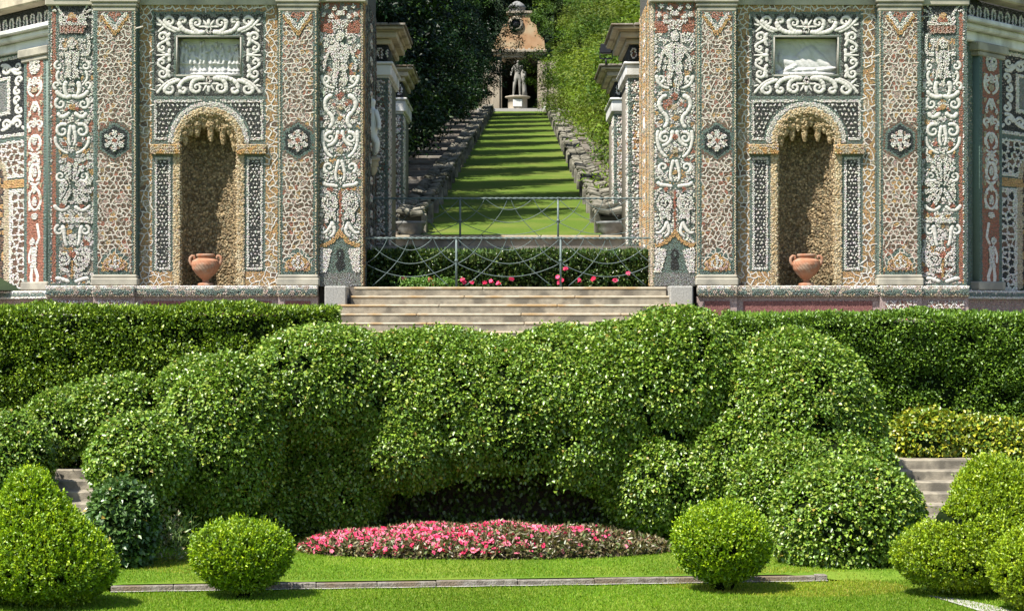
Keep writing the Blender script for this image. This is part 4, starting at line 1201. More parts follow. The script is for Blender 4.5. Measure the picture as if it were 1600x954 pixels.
# ------------------------------------------------------------------ main staircase
st = empty('staircase', (0, -.3, 3.0), 'broad worn stone staircase rising to the gateway between the mosaic walls', 'staircase')
rr = random.Random(2)
edges = [(553, 1042), (547, 1051), (527, 1082), (525, 1086), (522, 1090), (518, 1094), (514, 1098)]
for i, (pa, pb_) in enumerate(edges):
    Y = -.35 - .33 * i
    z1 = 3.935 - .158 * i
    x0, x1 = wx(pa, Y), wx(pb_, Y)
    b = MB(); b.box(x0 + .012, x1 - .012, Y + .014, -.1 if i == 0 else Y + .45, z1 - .158, z1 - .043)
    s_ = b.build('step', M['step'], None)
    s_.parent = st; s_.matrix_parent_inverse = Matrix.Translation(-st.location)
    b = MB(); x = x0
    while x < x1 - .05:
        w = min(rr.uniform(1.4, 2.4), x1 - x)
        b.box(x, x + w - .006, Y, -.1 if i == 0 else Y + .40, z1 - .042, z1 + rr.uniform(-.003, .003), None, .014); x += w
    t_ = b.build('tread', M['nosing'], s_)
for x0, x1, Y in ((wx(507, -.9), wx(541, -.9), -.9), (wx(1047, -.9), wx(1083, -.9), -.9)):
    b = MB(); b.box(x0, x1, Y, -.09, 3.3, wz(446.5, -.9), None, .02)
    s_ = b.build('side_block', M['granite'], None); s_.parent = st; s_.matrix_parent_inverse = Matrix.Translation(-st.location)

# ------------------------------------------------------------------ cobweb iron fences
def make_fence(x0, x1, posts, Y, zb, H, label):
    root = empty('iron_fence', ((x0 + x1) / 2, Y, zb), label, 'fence')
    cx = (x0 + x1) / 2
    xs = [x0 - cx] + [p - cx for p in posts] + [x1 - cx]
    b = MB(); n = 160
    for s_ in (0, math.pi):      # a rope twist of two strands
        b.tube([(x0 - cx + (x1 - x0) * i / n, .011 * math.cos(i * .9 + s_), H + .011 * math.sin(i * .9 + s_)) for i in range(n + 1)], .013, 5)
    b.build('rail', M['iron'], root)
    for p in xs[1:-1]:
        b = MB(); b.tube([(p, 0, -.02), (p, 0, H)], .02, 8); b.lathe([(.02, -.03), (.032, -.015), (.034, 0), (.032, .015), (.02, .03)], (p, 0, H * .54), 10); b.lathe([(.02, -.02), (.032, 0), (.02, .025)], (p, 0, H), 10)
        b.build('post', M['iron'], root)
    for xa, xb in zip(xs[:-1], xs[1:]):
        c = (xa + xb) / 2; hw = (xb - xa) / 2
        q = hw / .96
        b = MB(); R_ = .0064
        def arc(w, d0, d1): b.tube([(c + w * q * t, 0, H - d0 - d1 * (1 - t * t)) for t in np.linspace(-1, 1, 21)], R_, 5)
        arc(.47, 0, .22); arc(.955, 0, .47); arc(.955, .46, .25)
        for sg in (-1, 1):
            b.tube([(c + sg * q * p_[0], .006, H - p_[1]) for p_ in bez((.03, 0), (.12, .30), (.36, .56), (.80, .85 * H / .87))], R_, 5)
            b.tube([(c + sg * q * p_[0], -.006, H - p_[1]) for p_ in bez((.48, 0), (.56, .20), (.72, .38), (.955, .47))], R_, 5)
        b.build('web', M['iron'], root)
    return root
make_fence(-2.72, 2.62, (wx(713, .1), wx(876, .1)), .1, 3.94, wz(372, .1) - 3.94, 'front low iron fence of cobweb loops standing at the top of the stairs')
make_fence(-2.74, 2.74, (wx(719, 2.6), wx(872, 2.6)), 2.6, 4.75, wz(310, 2.6) - 4.75, 'rear low iron fence of cobweb loops behind the flowering hedge')
# low wall with coping at the foot of the lawn slope
tw = empty('low_wall', (0, 8.5, 4.7), 'low pale stone coping wall at the foot of the lawn slope', 'wall')
b = MB(); b.box(-3.2, 3.2, -.0, .35, 0.0, .36); w1 = b.build('wall_body', M['stone'], tw)
b = MB()
for k in range(5): b.box(-3.25 + k * 1.3, -3.25 + (k + 1) * 1.3 - .008, -.07, .42, .362, .455, None, .015)
b.build('coping', M['nosing'], tw)

# ------------------------------------------------------------------ water chains beside the lawn
def make_chain(side, label):
    root = empty('water_chain', (0, 8.8, 5.0), label, 'water chain', 'stepped water chains beside the lawn')
    r = random.Random(20 + side)
    b, b2, butt = MB(), MB(), []
    def off(p): return p
    y = Y0S + .4
    k = 0
    while y < Y1S - 1:
        # wall carries the channel, stepped every few metres
        Ls = 3.4
        c = ax(y) + side * 2.27
        z = slope(y)
        b.box(c - .27, c + .27, y - 8.8, y + Ls - 8.8 + .02, z - .8 - 5, z + .40 - 5 + .06 * (k % 2), None, .015)
        b3 = MB(); b3.box(c - side * .31 - .07, c - side * .31 + .07, y - 8.8, y - 8.8 + .5, z - .8 - 5, z + .46 - 5, None, .02); butt.append(b3)
        yy = y
        while yy < y + Ls:
            zz = slope(yy) + .42 - 5
            for sg in (-1, 1):
                Mx = Matrix.Translation((c + sg * .145 + r.uniform(-.015, .015), yy - 8.8, zz + r.uniform(.0, .05))) @ Matrix.Rotation(math.radians(r.uniform(-14, 10)), 4, 'X') @ Matrix.Rotation(-sg * r.uniform(.12, .3), 4, 'Y') @ Matrix.Rotation(sg * r.uniform(.15, .5), 4, 'Z')
                b2.box(-.155, .155, -.13, .13, -.03, .075, Mx, .03)
                Mx = Matrix.Translation((c + sg * .25, yy - 8.8 + .45, zz + .0)) @ Matrix.Rotation(r.uniform(-.2, .2), 4, 'Z')
                b2.box(-.045, .045, -.34, .34, -.04, .06, Mx, .03)
            yy += 1.0
        y += Ls; k += 1
    w = b.build('channel_wall', M['chain_wall'], root)
    b2.build('scalloped_edge', M['chain_lip'], root); [q.build('buttress', M['chain_lip'], w) for q in butt]
    return root
make_chain(-1, 'left run of scalloped stone water chain climbing beside the lawn')
make_chain(1, 'right run of scalloped stone water chain climbing beside the lawn')
for side, lab in ((-1, 'sunlit grey half-round stone tub at the foot of the left chain'), (1, 'dark grey half-round stone tub at the foot of the right chain')):
    root = empty('stone_tub', (side * 2.24 - .02, 8.85, 5.16), lab, 'tub', 'stone tubs ending the water chains')
    b = MB(); b.lathe([(0, .0), (.20, .0), (.22, .03), (.29, .14), (.315, .25), (.335, .26), (.335, .31), (.30, .315), (.27, .27), (.20, .2), (0, .18)], n=28); b.build('bowl', M['grey_tub'], root)
    b = MB(); b.box(-.2, .2, -.2, .2, -.12, .004, None, .02); b.build('foot', M['stone'], root)
for px, lab in ((765, 'small white stone post at the top of the left water chain'), (853, 'small white stone post at the top of the right water chain')):
    Y = 122.5
    root = empty('stone_post', (wx(px, Y), Y, slope(Y)), lab, 'post')
    b = MB(); b.box(-.24, .24, -.24, .24, -.2, .12, None, .03); b.build('base', M['stone'], root)
    b = MB(); b.box(-.20, .20, -.20, .20, .12, .42, None, .05); b.build('head', M['white_fig'], root)

# ------------------------------------------------------------------ figures
def skin_figure(name, joints, edges, m, parent, scale=1.0, loc=(0, 0, 0), extra=None, rough=0):
    me = bpy.data.meshes.new(name)
    me.from_pydata([tuple(np.array(j[:3]) * scale + np.array(loc)) for j in joints], edges, [])
    o = bpy.data.objects.new(name, me); C.objects.link(o)
    md = o.modifiers.new('skin', 'SKIN')
    for i, j in enumerate(joints):
        sv = me.skin_vertices[0].data[i]
        sv.radius = (j[3] * scale, (j[4] if len(j) > 4 else j[3]) * scale)
        sv.use_root = (i == 0)
    s2 = o.modifiers.new('sub', 'SUBSURF'); s2.levels = 2; s2.render_levels = 2
    dg = bpy.context.evaluated_depsgraph_get()
    me2 = bpy.data.meshes.new_from_object(o.evaluated_get(dg))
    o.modifiers.clear(); o.data = me2
    me2.materials.clear(); me2.materials.append(m)
    me2.polygons.foreach_set('use_smooth', [True] * len(me2.polygons))
    if parent is not None: o.parent = parent
    return o
# (x, y, z, radius): striding bearded figure about 2.5 m tall; y negative is towards the camera
HJ = [(0, 0, 1.32, .19, .15), (0, -.02, 1.52, .175, .14), (.01, -.03, 1.78, .23, .16), (.02, -.02, 2.0, .20, .13), (.03, -.03, 2.12, .085), (.05, -.06, 2.24, .12, .13), (.06, -.06, 2.40, .11, .12),
      (-.24, -.02, 1.98, .10), (-.36, -.06, 1.72, .082), (-.44, -.22, 1.48, .062), (-.42, -.30, 1.36, .05),
      (.27, -.01, 1.98, .10), (.36, .02, 1.70, .082), (.42, -.14, 1.46, .062), (.46, -.20, 1.34, .05),
      (-.13, -.02, 1.22, .15), (-.22, -.08, .72, .105), (-.25, -.02, .42, .085), (-.28, 0, .10, .06), (-.30, -.18, .05, .055),
      (.13, 0, 1.22, .15), (.16, -.02, .72, .105), (.15, .06, .42, .085), (.16, .08, .10, .06), (.18, -.10, .05, .055)]
HE = [(0, 1), (1, 2), (2, 3), (3, 4), (4, 5), (5, 6), (3, 7), (7, 8), (8, 9), (9, 10), (3, 11), (11, 12), (12, 13), (13, 14), (0, 15), (15, 16), (16, 17), (17, 18), (18, 19), (0, 20), (20, 21), (21, 22), (22, 23), (23, 24)]
YT = 126.0
TX = .52
zt_ = slope(124) + .15
ped = empty('statue_pedestal', (TX - .1, YT - .2, zt_), 'round pale pedestal with a white plaque under the statue on the hill', 'pedestal')
b = MB(); b.lathe([(0, 0), (.86, 0), (.86, .1), (.74, .14), (.72, .22), (.72, .92), (.76, .96), (.92, 1.0), (.94, 1.10), (0, 1.10)], n=28); b.build('drum', M['beige_wall'], ped)
b = MB(); b.box(-.34, .34, -.78, -.6, .3, .85, None, .03); b.build('plaque', M['white_fig'], ped)
stt = empty('statue', (TX - .1, YT - .2, zt_ + 1.10), 'pale stone statue of a striding nude man framed by the dark doorway on the hill', 'statue')
skin_figure('figure', HJ, HE, M['statue'], stt, 1.13)
b = MB()
b.tube([(.52, .05, 0), (.50, .02, .55), (.47, -.05, 1.15), (.38, -.1, 1.5), (.30, 0, 1.9)], [.22, .16, .14, .13, .09], 9); b.tube([(.36, -.12, 2.0), (.5, -.1, 1.75), (.56, -.05, 1.4)], [.09, .14, .07], 8)
b.build('drape', M['statue'], stt)
b = MB(); b.lathe([(0, 0), (.72, 0), (.72, .06), (.3, .1), (0, .1)], n=20); b.build('statue_base', M['statue'], stt)
# white stucco figures inside the passage
def make_passage_figure(side, label):
    z0 = wz(232, 2.2)
    root = empty('stucco_figure', (side * 2.73, 2.2, z0), label, 'sculpture', 'white stucco figures inside the gateway')
    J = [(0, 0, .30, .13), (-.02, 0, .50, .14), (-.02, 0, .68, .13), (0, 0, .78, .06), (-.02, -.02, .88, .085), (-.02, -.02, .97, .075),
         (-.1, -.1, .70, .06), (-.16, -.14, .50, .05), (-.16, -.20, .34, .04), (.05, .14, .70, .06), (.0, .2, .5, .05),
         (-.04, -.08, .22, .085), (-.13, -.12, .10, .07), (-.10, -.1, -.12, .045), (0, .08, .22, .085), (-.08, .12, .05, .065), (-.05, .1, -.14, .045)]
    E = [(0, 1), (1, 2), (2, 3), (3, 4), (4, 5), (2, 6), (6, 7), (7, 8), (2, 9), (9, 10), (0, 11), (11, 12), (12, 13), (0, 14), (14, 15), (15, 16)]
    if side < 0: J = [(-j[0], *j[1:]) for j in J]
    skin_figure('figure', J, E, M['white_fig'], root, 1.0)
    b = MB()
    for t in range(3): b.lathe([(.02, -.16), (.12 - .02 * t, -.14), (.14 - .03 * t, -.22 - .1 * t), (.03, -.26 - .12 * t)], (-side * .04, 0, -.02), 14)
    b.build('console', M['roof_stone'], root)
make_passage_figure(-1, 'white stucco figure peeping from behind the left gate pier')
make_passage_figure(1, 'white stucco figure peeping from behind the right gate pier')

# ------------------------------------------------------------------ temple at the top
tp = empty('garden_temple', (0, 0, 0), 'orange stuccoed garden temple with round window and dark doorway at the hilltop', 'temple')
def tpx(px): return wx(px, YT + .5)
def tpz(py): return wz(py, YT + .5)
b = MB(); yf, yb = YT + .5, YT + 5
x0, x1 = tpx(784), tpx(840)
b.box(tpx(748), x0, yf, yb, slope(120) - 1, tpz(95)); b.box(x1, tpx(872), yf, yb, slope(120) - 1, tpz(95)); b.box(x0, x1, yf, yb + 2, tpz(90), tpz(70), None)
b.build('wall', M['beige_wall'], tp)
b = MB(); b.box(x0 - .2, x1 + .2, yb + 1.8, yb + 2, slope(120) - 1, tpz(88)); b.box(x0 - .2, x0 - .003, yb, yb + 1.8, slope(120) - 1, tpz(88)); b.box(x1 + .003, x1 + .2, yb, yb + 1.8, slope(120) - 1, tpz(88)); b.build('back_room', M['soil'], tp)  # soil colour blackens these walls in place of the doorway's shade
b = MB()
out = [(770, 80), (852, 80), (850, 62), (840, 52), (838, 40), (829, 34), (827, 24), (796, 24), (794, 34), (785, 40), (782, 52), (773, 62)]
vs = [(tpx(px), yf - .15, tpz(py)) for px, py in out] + [(tpx(px), yf + 1.2, tpz(py)) for px, py in out]
n = len(out)
# the gable with a true round opening: outline bridged to a ring
ring = [(tpx(806) + .38 * math.cos(2 * math.pi * k / 24), tpz(38) + .38 * math.sin(2 * math.pi * k / 24)) for k in range(24)]
b.add(vs, [(i, n + i, n + (i + 1) % n, (i + 1) % n) for i in range(n)] + [tuple(range(n))])
b.build('gable', M['orange_wall'], tp)
b = MB(); b.lathe([(.34, 0), (.56, 0), (.56, .12), (.36, .12)], (0, 0, 0), 28)
o = b.build('window_ring', M['beige_wall'], tp); o.rotation_euler = (math.radians(90), 0, 0); o.location = (tpx(806), yf - .16, tpz(38))
b = MB(); b.lathe([(0, 0), (.35, 0), (.35, .03), (0, .03)], (0, 0, 0), 24)
o = b.build('window', M['black'], tp); o.rotation_euler = (math.radians(90), 0, 0); o.location = (tpx(806), yf - .152, tpz(38))
b = MB(); 
bev_mould(b, tpx(772), tpx(850), yf - .1, tpz(86), tpz(78), [(.5, .05), (.5, .2)], yf + 1)
b.build('moulding', M['beige_wall'], tp); b = MB()
bev_mould(b, tpx(795), tpx(828), yf - .12, tpz(25), tpz(18), [(.5, .05), (.5, .18)], yf + 1)
b.build('moulding', M['beige_wall'], tp)
for k in range(6):
    b = MB(); b.box(tpx(790) + k * .42, tpx(790) + k * .42 + .2, yf - .25, yf - .16, tpz(84), tpz(76), None, .03); b.build('bracket', M['beige_wall'], tp)
b = MB(); b.lathe([(.62, 0), (.62, .3), (.7, .35), (.5, .6), (.2, .8), (0, .85)], (tpx(808), yf + .6, tpz(18)), 16); b.build('lantern', M['grey_tub'], tp)
for px in (775, 849):
    b = MB(); b.box(tpx(px) - .28, tpx(px) + .28, yf - .14, yf + .1, slope(120) - 1, tpz(95), None, .03); b.build('pilaster', M['beige_wall'], tp)
b = MB()
for k in range(3): b.box(tpx(745), tpx(875), YT - 1.9 + .35 * k, YT + .7, slope(124) - .5, slope(124) + .06 + .12 * k, None, .02)
b.build('step', M['granite'], tp)
b = MB(); b.box(-20, 20, YT - .5, YT + 12, slope(120) - 2, slope(124) + .3); b.build('temple_terrace', M['path'], kind='structure')

# ------------------------------------------------------------------ foliage
def leaves(P, N, D, L, W, fold=.25):
    """folded kite leaves: P base points, N leaf normals, D towards the tip"""
    D = norm(D); S = norm(np.cross(N, D)); N = np.cross(D, S)
    L = np.asarray(L)[:, None]; W = np.asarray(W)[:, None]
    mid = P + D * L * .42 + N * W * fold
    V = np.stack([P, mid + S * W * .5 - 0 * N, P + D * L - N * W * fold * .3, mid - S * W * .5], 1)
    V[:, 0] -= N * W * fold * .2
    n = len(P)
    o = (np.arange(n) * 4)[:, None]
    F = np.concatenate([np.array([[0, 1, 2]]) + o, np.array([[0, 2, 3]]) + o])
    return V.reshape(-1, 3), F
class LB:
    def __init__(s): s.V, s.F, s.c, s.n = [], [], [], 0
    def add(s, P, N, D, L, W, col, fold=.25):
        V, F = leaves(P, N, D, L, W, fold)
        s.V.append(V); s.F.append(F + s.n); s.c.append(np.repeat(col, 4, 0)); s.n += len(V)
    def build(s, name, m, parent=None, kind=None):
        return np_mesh(name, np.concatenate(s.V), np.concatenate(s.F), None, np.concatenate(s.c), m, parent, False, kind)
def vary(r, n, cols, br=.25):
    cols = np.array(cols)
    return np.clip(cols[r.integers(0, len(cols), n)] * r.uniform(1 - br, 1 + br, (n, 1)), 0, 1)

def ellipsoid_core(b, c, rad, f=.9, seed=0, amp=.05, fr=2.6, n=26, zmin=None):
    vs = []
    for i in range(n + 1):
        p = math.pi * i / n
        for j in range(2 * n):
            t = math.pi * j / n
            vs.append((math.sin(p) * math.cos(t), math.sin(p) * math.sin(t), math.cos(p)))
    U = np.array(vs); P = np.array(c) + U * np.array(rad)
    P = np.array(c) + U * np.array(rad) * (f + amp * lump(P, fr, seed))[:, None]
    if zmin is not None: P[:, 2] = np.maximum(P[:, 2], zmin)
    b.add(P.tolist(), [(i * 2 * n + j, i * 2 * n + (j + 1) % (2 * n), (i + 1) * 2 * n + (j + 1) % (2 * n), (i + 1) * 2 * n + j) for i in range(n) for j in range(2 * n)], True)

def surf_points(r, ells, dens, seed, amp=.05, fr=2.6, zmin=0.02, back=.25, pocket=.2, amp2=.0):
    """points and outward normals over a union of lumpy ellipsoids"""
    PP, NN = [], []
    for k, (c, rad) in enumerate(ells):
        c, rad = np.array(c, float), np.array(rad, float)
        p = 1.6
        area = 4 * math.pi * (((rad[0] * rad[1]) ** p + (rad[0] * rad[2]) ** p + (rad[1] * rad[2]) ** p) / 3) ** (1 / p)
        n = int(area * dens)
        U = norm(r.normal(size=(n, 3)))
        w = np.linalg.norm(U / rad, axis=1) * rad.min()
        keep = r.random(n) < w * 1.0 + .12
        U = U[keep]
        base = c + U * rad
        P = c + U * rad * (1 + amp * lump(base, fr, seed))[:, None]
        N = norm(U / rad)
        if amp2: P = P + N * (amp2 * lump(base, 8.0, seed + 5) + amp2 * .7 * lump(base, 16.0, seed + 6))[:, None]
        ok = P[:, 2] > zmin
        ok &= (N[:, 1] < .35) | (r.random(len(U)) < back)
        for q, (c2, r2) in enumerate(ells):
            if q == k: continue
            d = np.linalg.norm((P - np.array(c2)) / np.array(r2), axis=1)
            ok &= d > .93
        if pocket: ok &= (lump(P, 6.5, seed + 50) + .5 * lump(P, 14, seed + 51) > -.95) | (r.random(len(U)) < pocket)
        PP.append(P[ok]); NN.append(N[ok])
    return np.concatenate(PP), np.concatenate(NN)

IVY = [(.14, .235, .018), (.10, .185, .016), (.18, .27, .022), (.11, .20, .028), (.25, .31, .045), (.14, .23, .022)]
def ivy(name, ells, label, seed, dens=1500, cols=IVY, cat='ivy mound', leaf=.061, mat='ivy', group=None, zmin=.02, amp=.05, fr=2.8, core_f=.87):
    """ells: (px, py, half-width px, half-height px, Y, depth radius)"""
    r = np.random.default_rng(seed)
    dens *= 1.08
    E = []
    for (px, py, rx, rz, Y, ry) in ells:
        s = sc(Y)
        E.append(((wx(px, Y), Y, wz(py, Y)), (rx / s, ry, rz / s)))
    c0 = E[0][0]
    root = empty(name, (c0[0], c0[1], 0), label, cat, group)
    off = np.array((c0[0], c0[1], 0))
    P, N = surf_points(r, E, dens, seed, amp, fr, zmin, amp2=.012)
    n = len(P)
    lb = LB()
    up = np.array([0, 0, 1.0])
    Nl = norm(N * .5 + r.normal(size=(n, 3)) * .42 + up * .75)
    down = norm(-up * .45 + r.normal(size=(n, 3)) * .6 + N * .7)
    L = leaf * r.uniform(.65, 1.25, n)
    Pj = P + N * (r.uniform(-.13, .012, (n, 1))) - off
    lb.add(Pj, Nl, down, L, L * r.uniform(.7, .95, n), np.where((r.random(n) < .012)[:, None], np.array([[.30, .22, .04]]), vary(r, n, cols, .42)), .22)
    # stray runners that break the outline
    m = n // 60
    i = r.integers(0, n, m)
    lb.add(P[i] + N[i] * r.uniform(.02, .09, (m, 1)) - off, norm(N[i] + r.normal(size=(m, 3)) * .8 + up * .5), norm(N[i] * .4 + r.normal(size=(m, 3)) * .8), leaf * r.uniform(.7, 1.1, m), leaf * r.uniform(.5, .8, m), vary(r, m, cols) * 1.1, .2)
    if name == 'ivy_bank':       # shoots hanging from the lip over the hollow
        for k in range(150):
            x0 = r.uniform(wx(585, -6.8), wx(970, -6.8)); y0 = r.uniform(-6.9, -6.0); z0 = 1.45; ln = r.uniform(.25, .75)
            m = int(ln * 34); t = r.random(m)
            Q = np.stack([x0 + .08 * r.normal(size=m), y0 + .06 * r.normal(size=m), z0 - ln * t], 1)
            lb.add(Q - off, norm(np.array([0, -.8, .5]) + r.normal(size=(m, 3)) * .5), norm(-up + r.normal(size=(m, 3)) * .5), leaf * r.uniform(.7, 1.2, m), leaf * r.uniform(.5, .9, m), vary(r, m, cols, .4), .2)
    lb.build('foliage', M[mat], root)
    b = MB()
    for (c, rad) in E: ellipsoid_core(b, np.array(c) - off, rad, core_f, seed, amp, fr, 22, zmin=-.05)
    b.build('shaded_branch_core', M['core'], root)  # filler core, coloured as the shade behind the leaves
    return root
# central ivy grotto bank: several swellings over a dark hollow
ivy('ivy_bank', [(505, 605, 128, 106, -6.2, 1.3), (515, 735, 108, 110, -5.85, 1.1), (620, 640, 115, 122, -5.9, 1.2), (700, 615, 130, 99, -5.9, 1.2), (785, 630, 120, 106, -5.95, 1.2), (875, 612, 120, 106, -5.9, 1.2), (780, 668, 180, 72, -5.9, 1.2),
                 (1050, 600, 122, 118, -6.1, 1.3), (965, 625, 110, 122, -6.05, 1.25), (1030, 735, 95, 110, -6.1, 1.25), (1120, 740, 110, 120, -6.2, 1.2), (625, 690, 110, 78, -5.95, 1.2), (935, 690, 110, 80, -5.95, 1.2)],
    'broad billowing ivy bank over the dark hollow behind the flower bed', 31, 2900, cat='ivy bank')
ivy('ivy_mound', [(1245, 672, 140, 157, -6.6, 1.3), (1150, 720, 90, 110, -6.5, 1.1)], 'tallest round ivy dome right of the dark hollow, below the long right hedge', 32, 2500)
ivy('ivy_mound', [(1270, 775, 125, 107, -7.6, 1.1), (1360, 740, 38, 60, -7.2, .6)], 'middle ivy dome half hidden behind the low round one at right', 33, 2500)
ivy('ivy_mound', [(1328, 812, 113, 97, -9.7, 1.0), (1328, 850, 116, 60, -9.7, .95)], 'low round ivy dome on the lawn in front of the right stone steps', 34, 2500)
ivy('ivy_mound', [(345, 685, 95, 130, -7.6, 1.0), (370, 790, 95, 90, -6.7, .9)], 'tall upright ivy dome left of the dark hollow', 35, 2500)
ivy('ivy_mound', [(215, 712, 80, 72, -9.2, .85), (285, 800, 55, 70, -7.6, .65)], 'round ivy dome overhanging the left stone steps', 36, 2500)
ivy('ivy_mound', [(192, 822, 53, 70, -10.2, .55), (194, 850, 50, 50, -10.2, .5)], 'smallest ivy ball with dark waxy leaves at the foot of the left steps', 37, 2500, [(.055, .115, .025), (.07, .135, .032), (.09, .155, .035)], leaf=.085)
ivy('ivy_mound', [(185, 652, 80, 68, -5.5, .7), (105, 668, 75, 62, -5.5, .7), (305, 640, 70, 86, -5.6, .7)], 'long low ivy hump below the left hedge', 38, 2400, zmin=.6)
ivy('ivy_mound', [(15, 722, 66, 78, -7.0, .8), (-60, 740, 80, 90, -7.2, .8)], 'rounded ivy mound cut by the left edge of the picture', 39, 2400)
ivy('golden_hedge', [(1448, 688, 66, 48, -4.95, .5), (1530, 692, 62, 46, -4.9, .5), (1590, 706, 60, 52, -5.0, .5), (1660, 700, 60, 55, -5.0, .6)], 'yellowish broad-leaved low hedge above the right stone steps', 40, 2600,
    [(.25, .28, .018), (.17, .24, .022), (.33, .31, .02), (.11, .19, .022)], 'hedge', leaf=.074, zmin=.9)
# ground ivy creeping in the hollow, leaf colour darkened to stand for shade
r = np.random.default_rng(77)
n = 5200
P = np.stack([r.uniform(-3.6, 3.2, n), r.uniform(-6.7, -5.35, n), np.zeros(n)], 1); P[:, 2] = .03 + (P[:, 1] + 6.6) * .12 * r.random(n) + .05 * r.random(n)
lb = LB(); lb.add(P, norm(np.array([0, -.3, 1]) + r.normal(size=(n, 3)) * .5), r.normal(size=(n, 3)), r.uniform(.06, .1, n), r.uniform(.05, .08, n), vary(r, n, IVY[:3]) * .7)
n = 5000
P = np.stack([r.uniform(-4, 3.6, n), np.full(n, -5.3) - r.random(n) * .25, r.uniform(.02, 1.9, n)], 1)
lb.add(P, norm(np.array([0, -1, .3]) + r.normal(size=(n, 3)) * .5), norm(np.array([0, -.2, -1]) + r.normal(size=(n, 3)) * .5), r.uniform(.06, .1, n), r.uniform(.05, .08, n), vary(r, n, IVY[:3]) * .5)  # leaves on the back face coloured darker still, as shade
o = lb.build('ground_ivy', M['ivy']); tag(o, 'low ivy covering the ground inside the hollow, leaf colour darkened as shade', 'ground ivy', kind='stuff')
# rock back of the hollow, its shade put into a near-black colour
b = MB(); b.box(-4.2, 3.8, -5.25, -4.2, -.1, 2.6, None, .1); o = b.build('shaded_hollow_rock', M['core']); tag(o, 'earth face at the back of the hollow under the ivy bank, coloured near-black as shade', 'rock')

# --- clipped long hedges
def clipped_hedge(x0, x1, yf, yb, zb, zt, label, seed, cols, dens=2500, leaf=.05, name='clipped_hedge', mat='hedge', front_only=False, wob=.07):
    r = np.random.default_rng(seed)
    root = empty(name, ((x0 + x1) / 2, (yf + yb) / 2, zb), label, 'hedge')
    off = np.array(root.location)
    lb = LB()
    for (kind, area) in (('front', (x1 - x0) * (zt - zb)), ('top', (x1 - x0) * (yb - yf)), ('end', (yb - yf) * (zt - zb) * 2), ('back', (x1 - x0) * (zt - zb) * .25)):
        n = int(area * dens)
        a_, c_ = r.random(n), r.random(n)
        if kind == 'front': P = np.stack([x0 + a_ * (x1 - x0), np.full(n, yf), zb + c_ * (zt - zb)], 1); N = np.tile([0, -1., .12], (n, 1))
        elif kind == 'top': P = np.stack([x0 + a_ * (x1 - x0), yf + c_ * (yb - yf), np.full(n, zt)], 1); N = np.tile([0, 0, 1.], (n, 1))
        elif kind == 'end': e_ = r.random(n) > .5; P = np.stack([np.where(e_, x0, x1), yf + a_ * (yb - yf), zb + c_ * (zt - zb)], 1); N = np.stack([np.where(e_, -1., 1.), np.zeros(n), np.zeros(n)], 1)
        else: P = np.stack([x0 + a_ * (x1 - x0), np.full(n, yb), zb + c_ * (zt - zb)], 1); N = np.tile([0, 1., 0], (n, 1))
        l1 = lump(P, 3.2, seed); l2 = lump(P, 9, seed + 1)
        ok = (l2 > -.75) | (r.random(n) < .25)
        P, N, l1, l2, n = P[ok], N[ok], l1[ok], l2[ok], int(ok.sum())
        P = P + N * (wob * l1 + .04 * l2 - r.random(n) * .14 + .02)[:, None]
        if kind == 'front': P[:, 1] += np.clip((P[:, 2] - zt + .10), 0, 1) ** 2 * 6
        Nl = norm(N * .5 + r.normal(size=(n, 3)) * .5 + np.array([0, 0, .75])); D = norm(N * .7 + np.array([0, 0, .1]) + r.normal(size=(n, 3)) * .6)
        L = leaf * r.uniform(.7, 1.3, n)
        lb.add(P - off, Nl, D, L, L * r.uniform(.5, .75, n), vary(r, n, cols, .3))
    # upright new shoots along the top
    m = int((x1 - x0) * (yb - yf) * 500)
    P = np.stack([r.uniform(x0, x1, m), r.uniform(yf, yb, m), zt + wob * r.normal(size=m) * .3], 1)
    lb.add(P - off, r.normal(size=(m, 3)), norm(np.array([0, 0, 1.]) + r.normal(size=(m, 3)) * .3), leaf * r.uniform(1, 1.7, m), leaf * r.uniform(.4, .6, m), vary(r, m, cols) * 1.25)
    lb.build('foliage', M[mat], root)
    b = MB(); b.box(x0 + .1 - off[0], x1 - .1 - off[0], yf + .2 - off[1], yb - .1 - off[1], -.05, zt - zb - .1, None, .08); b.build('shaded_branch_core', M['core'], root)  # filler box, its black stands for the hedge's inner shade
    return root
HC = [(.15, .24, .014), (.11, .19, .013), (.21, .29, .018), (.08, .14, .012)]
clipped_hedge(-13, wx(527, -3.9), -4.0, -2.9, .95, wz(484, -3.9), 'long clipped green hedge below the left mosaic wall', 51, HC, leaf=.060)
clipped_hedge(wx(1135, -3.9), 13, -4.0, -2.9, .95, wz(494, -3.9), 'long clipped darker hedge below the right mosaic wall', 52, [(.11, .20, .016), (.08, .155, .014), (.16, .26, .02), (.10, .185, .018)], leaf=.055, name='clipped_hedge')
fh = clipped_hedge(-2.68, 2.6, .75, 2.0, 3.94, wz(396, 1.2), 'low dark glossy hedge dotted with pink flowers behind the front iron fence', 53, [(.03, .065, .014), (.045, .09, .018), (.07, .115, .022), (.10, .135, .035), (.02, .045, .012)], 2600, .065, 'flowering_hedge', 'gloss', wob=.06)
def bloom(r, lb, c, rad, col, npet=5, face=(0, -1, .5)):
    f = norm(np.array(face) + r.normal(size=3) * .45)
    t1 = norm(np.cross(f, [0, 0, 1.0] + r.normal(size=3) * .1)); t2 = np.cross(f, t1)
    a0 = r.random() * 6.28
    A = a0 + np.arange(npet) * 2 * math.pi / npet
    D = np.cos(A)[:, None] * t1 + np.sin(A)[:, None] * t2 + f * .18
    lb.add(np.tile(c, (npet, 1)), np.tile(f, (npet, 1)) + D * -.15, D, np.full(npet, rad), np.full(npet, rad * 1.15), np.tile(col, (npet, 1)) * r.uniform(.85, 1.15, (npet, 1)), .08)
r = np.random.default_rng(9)
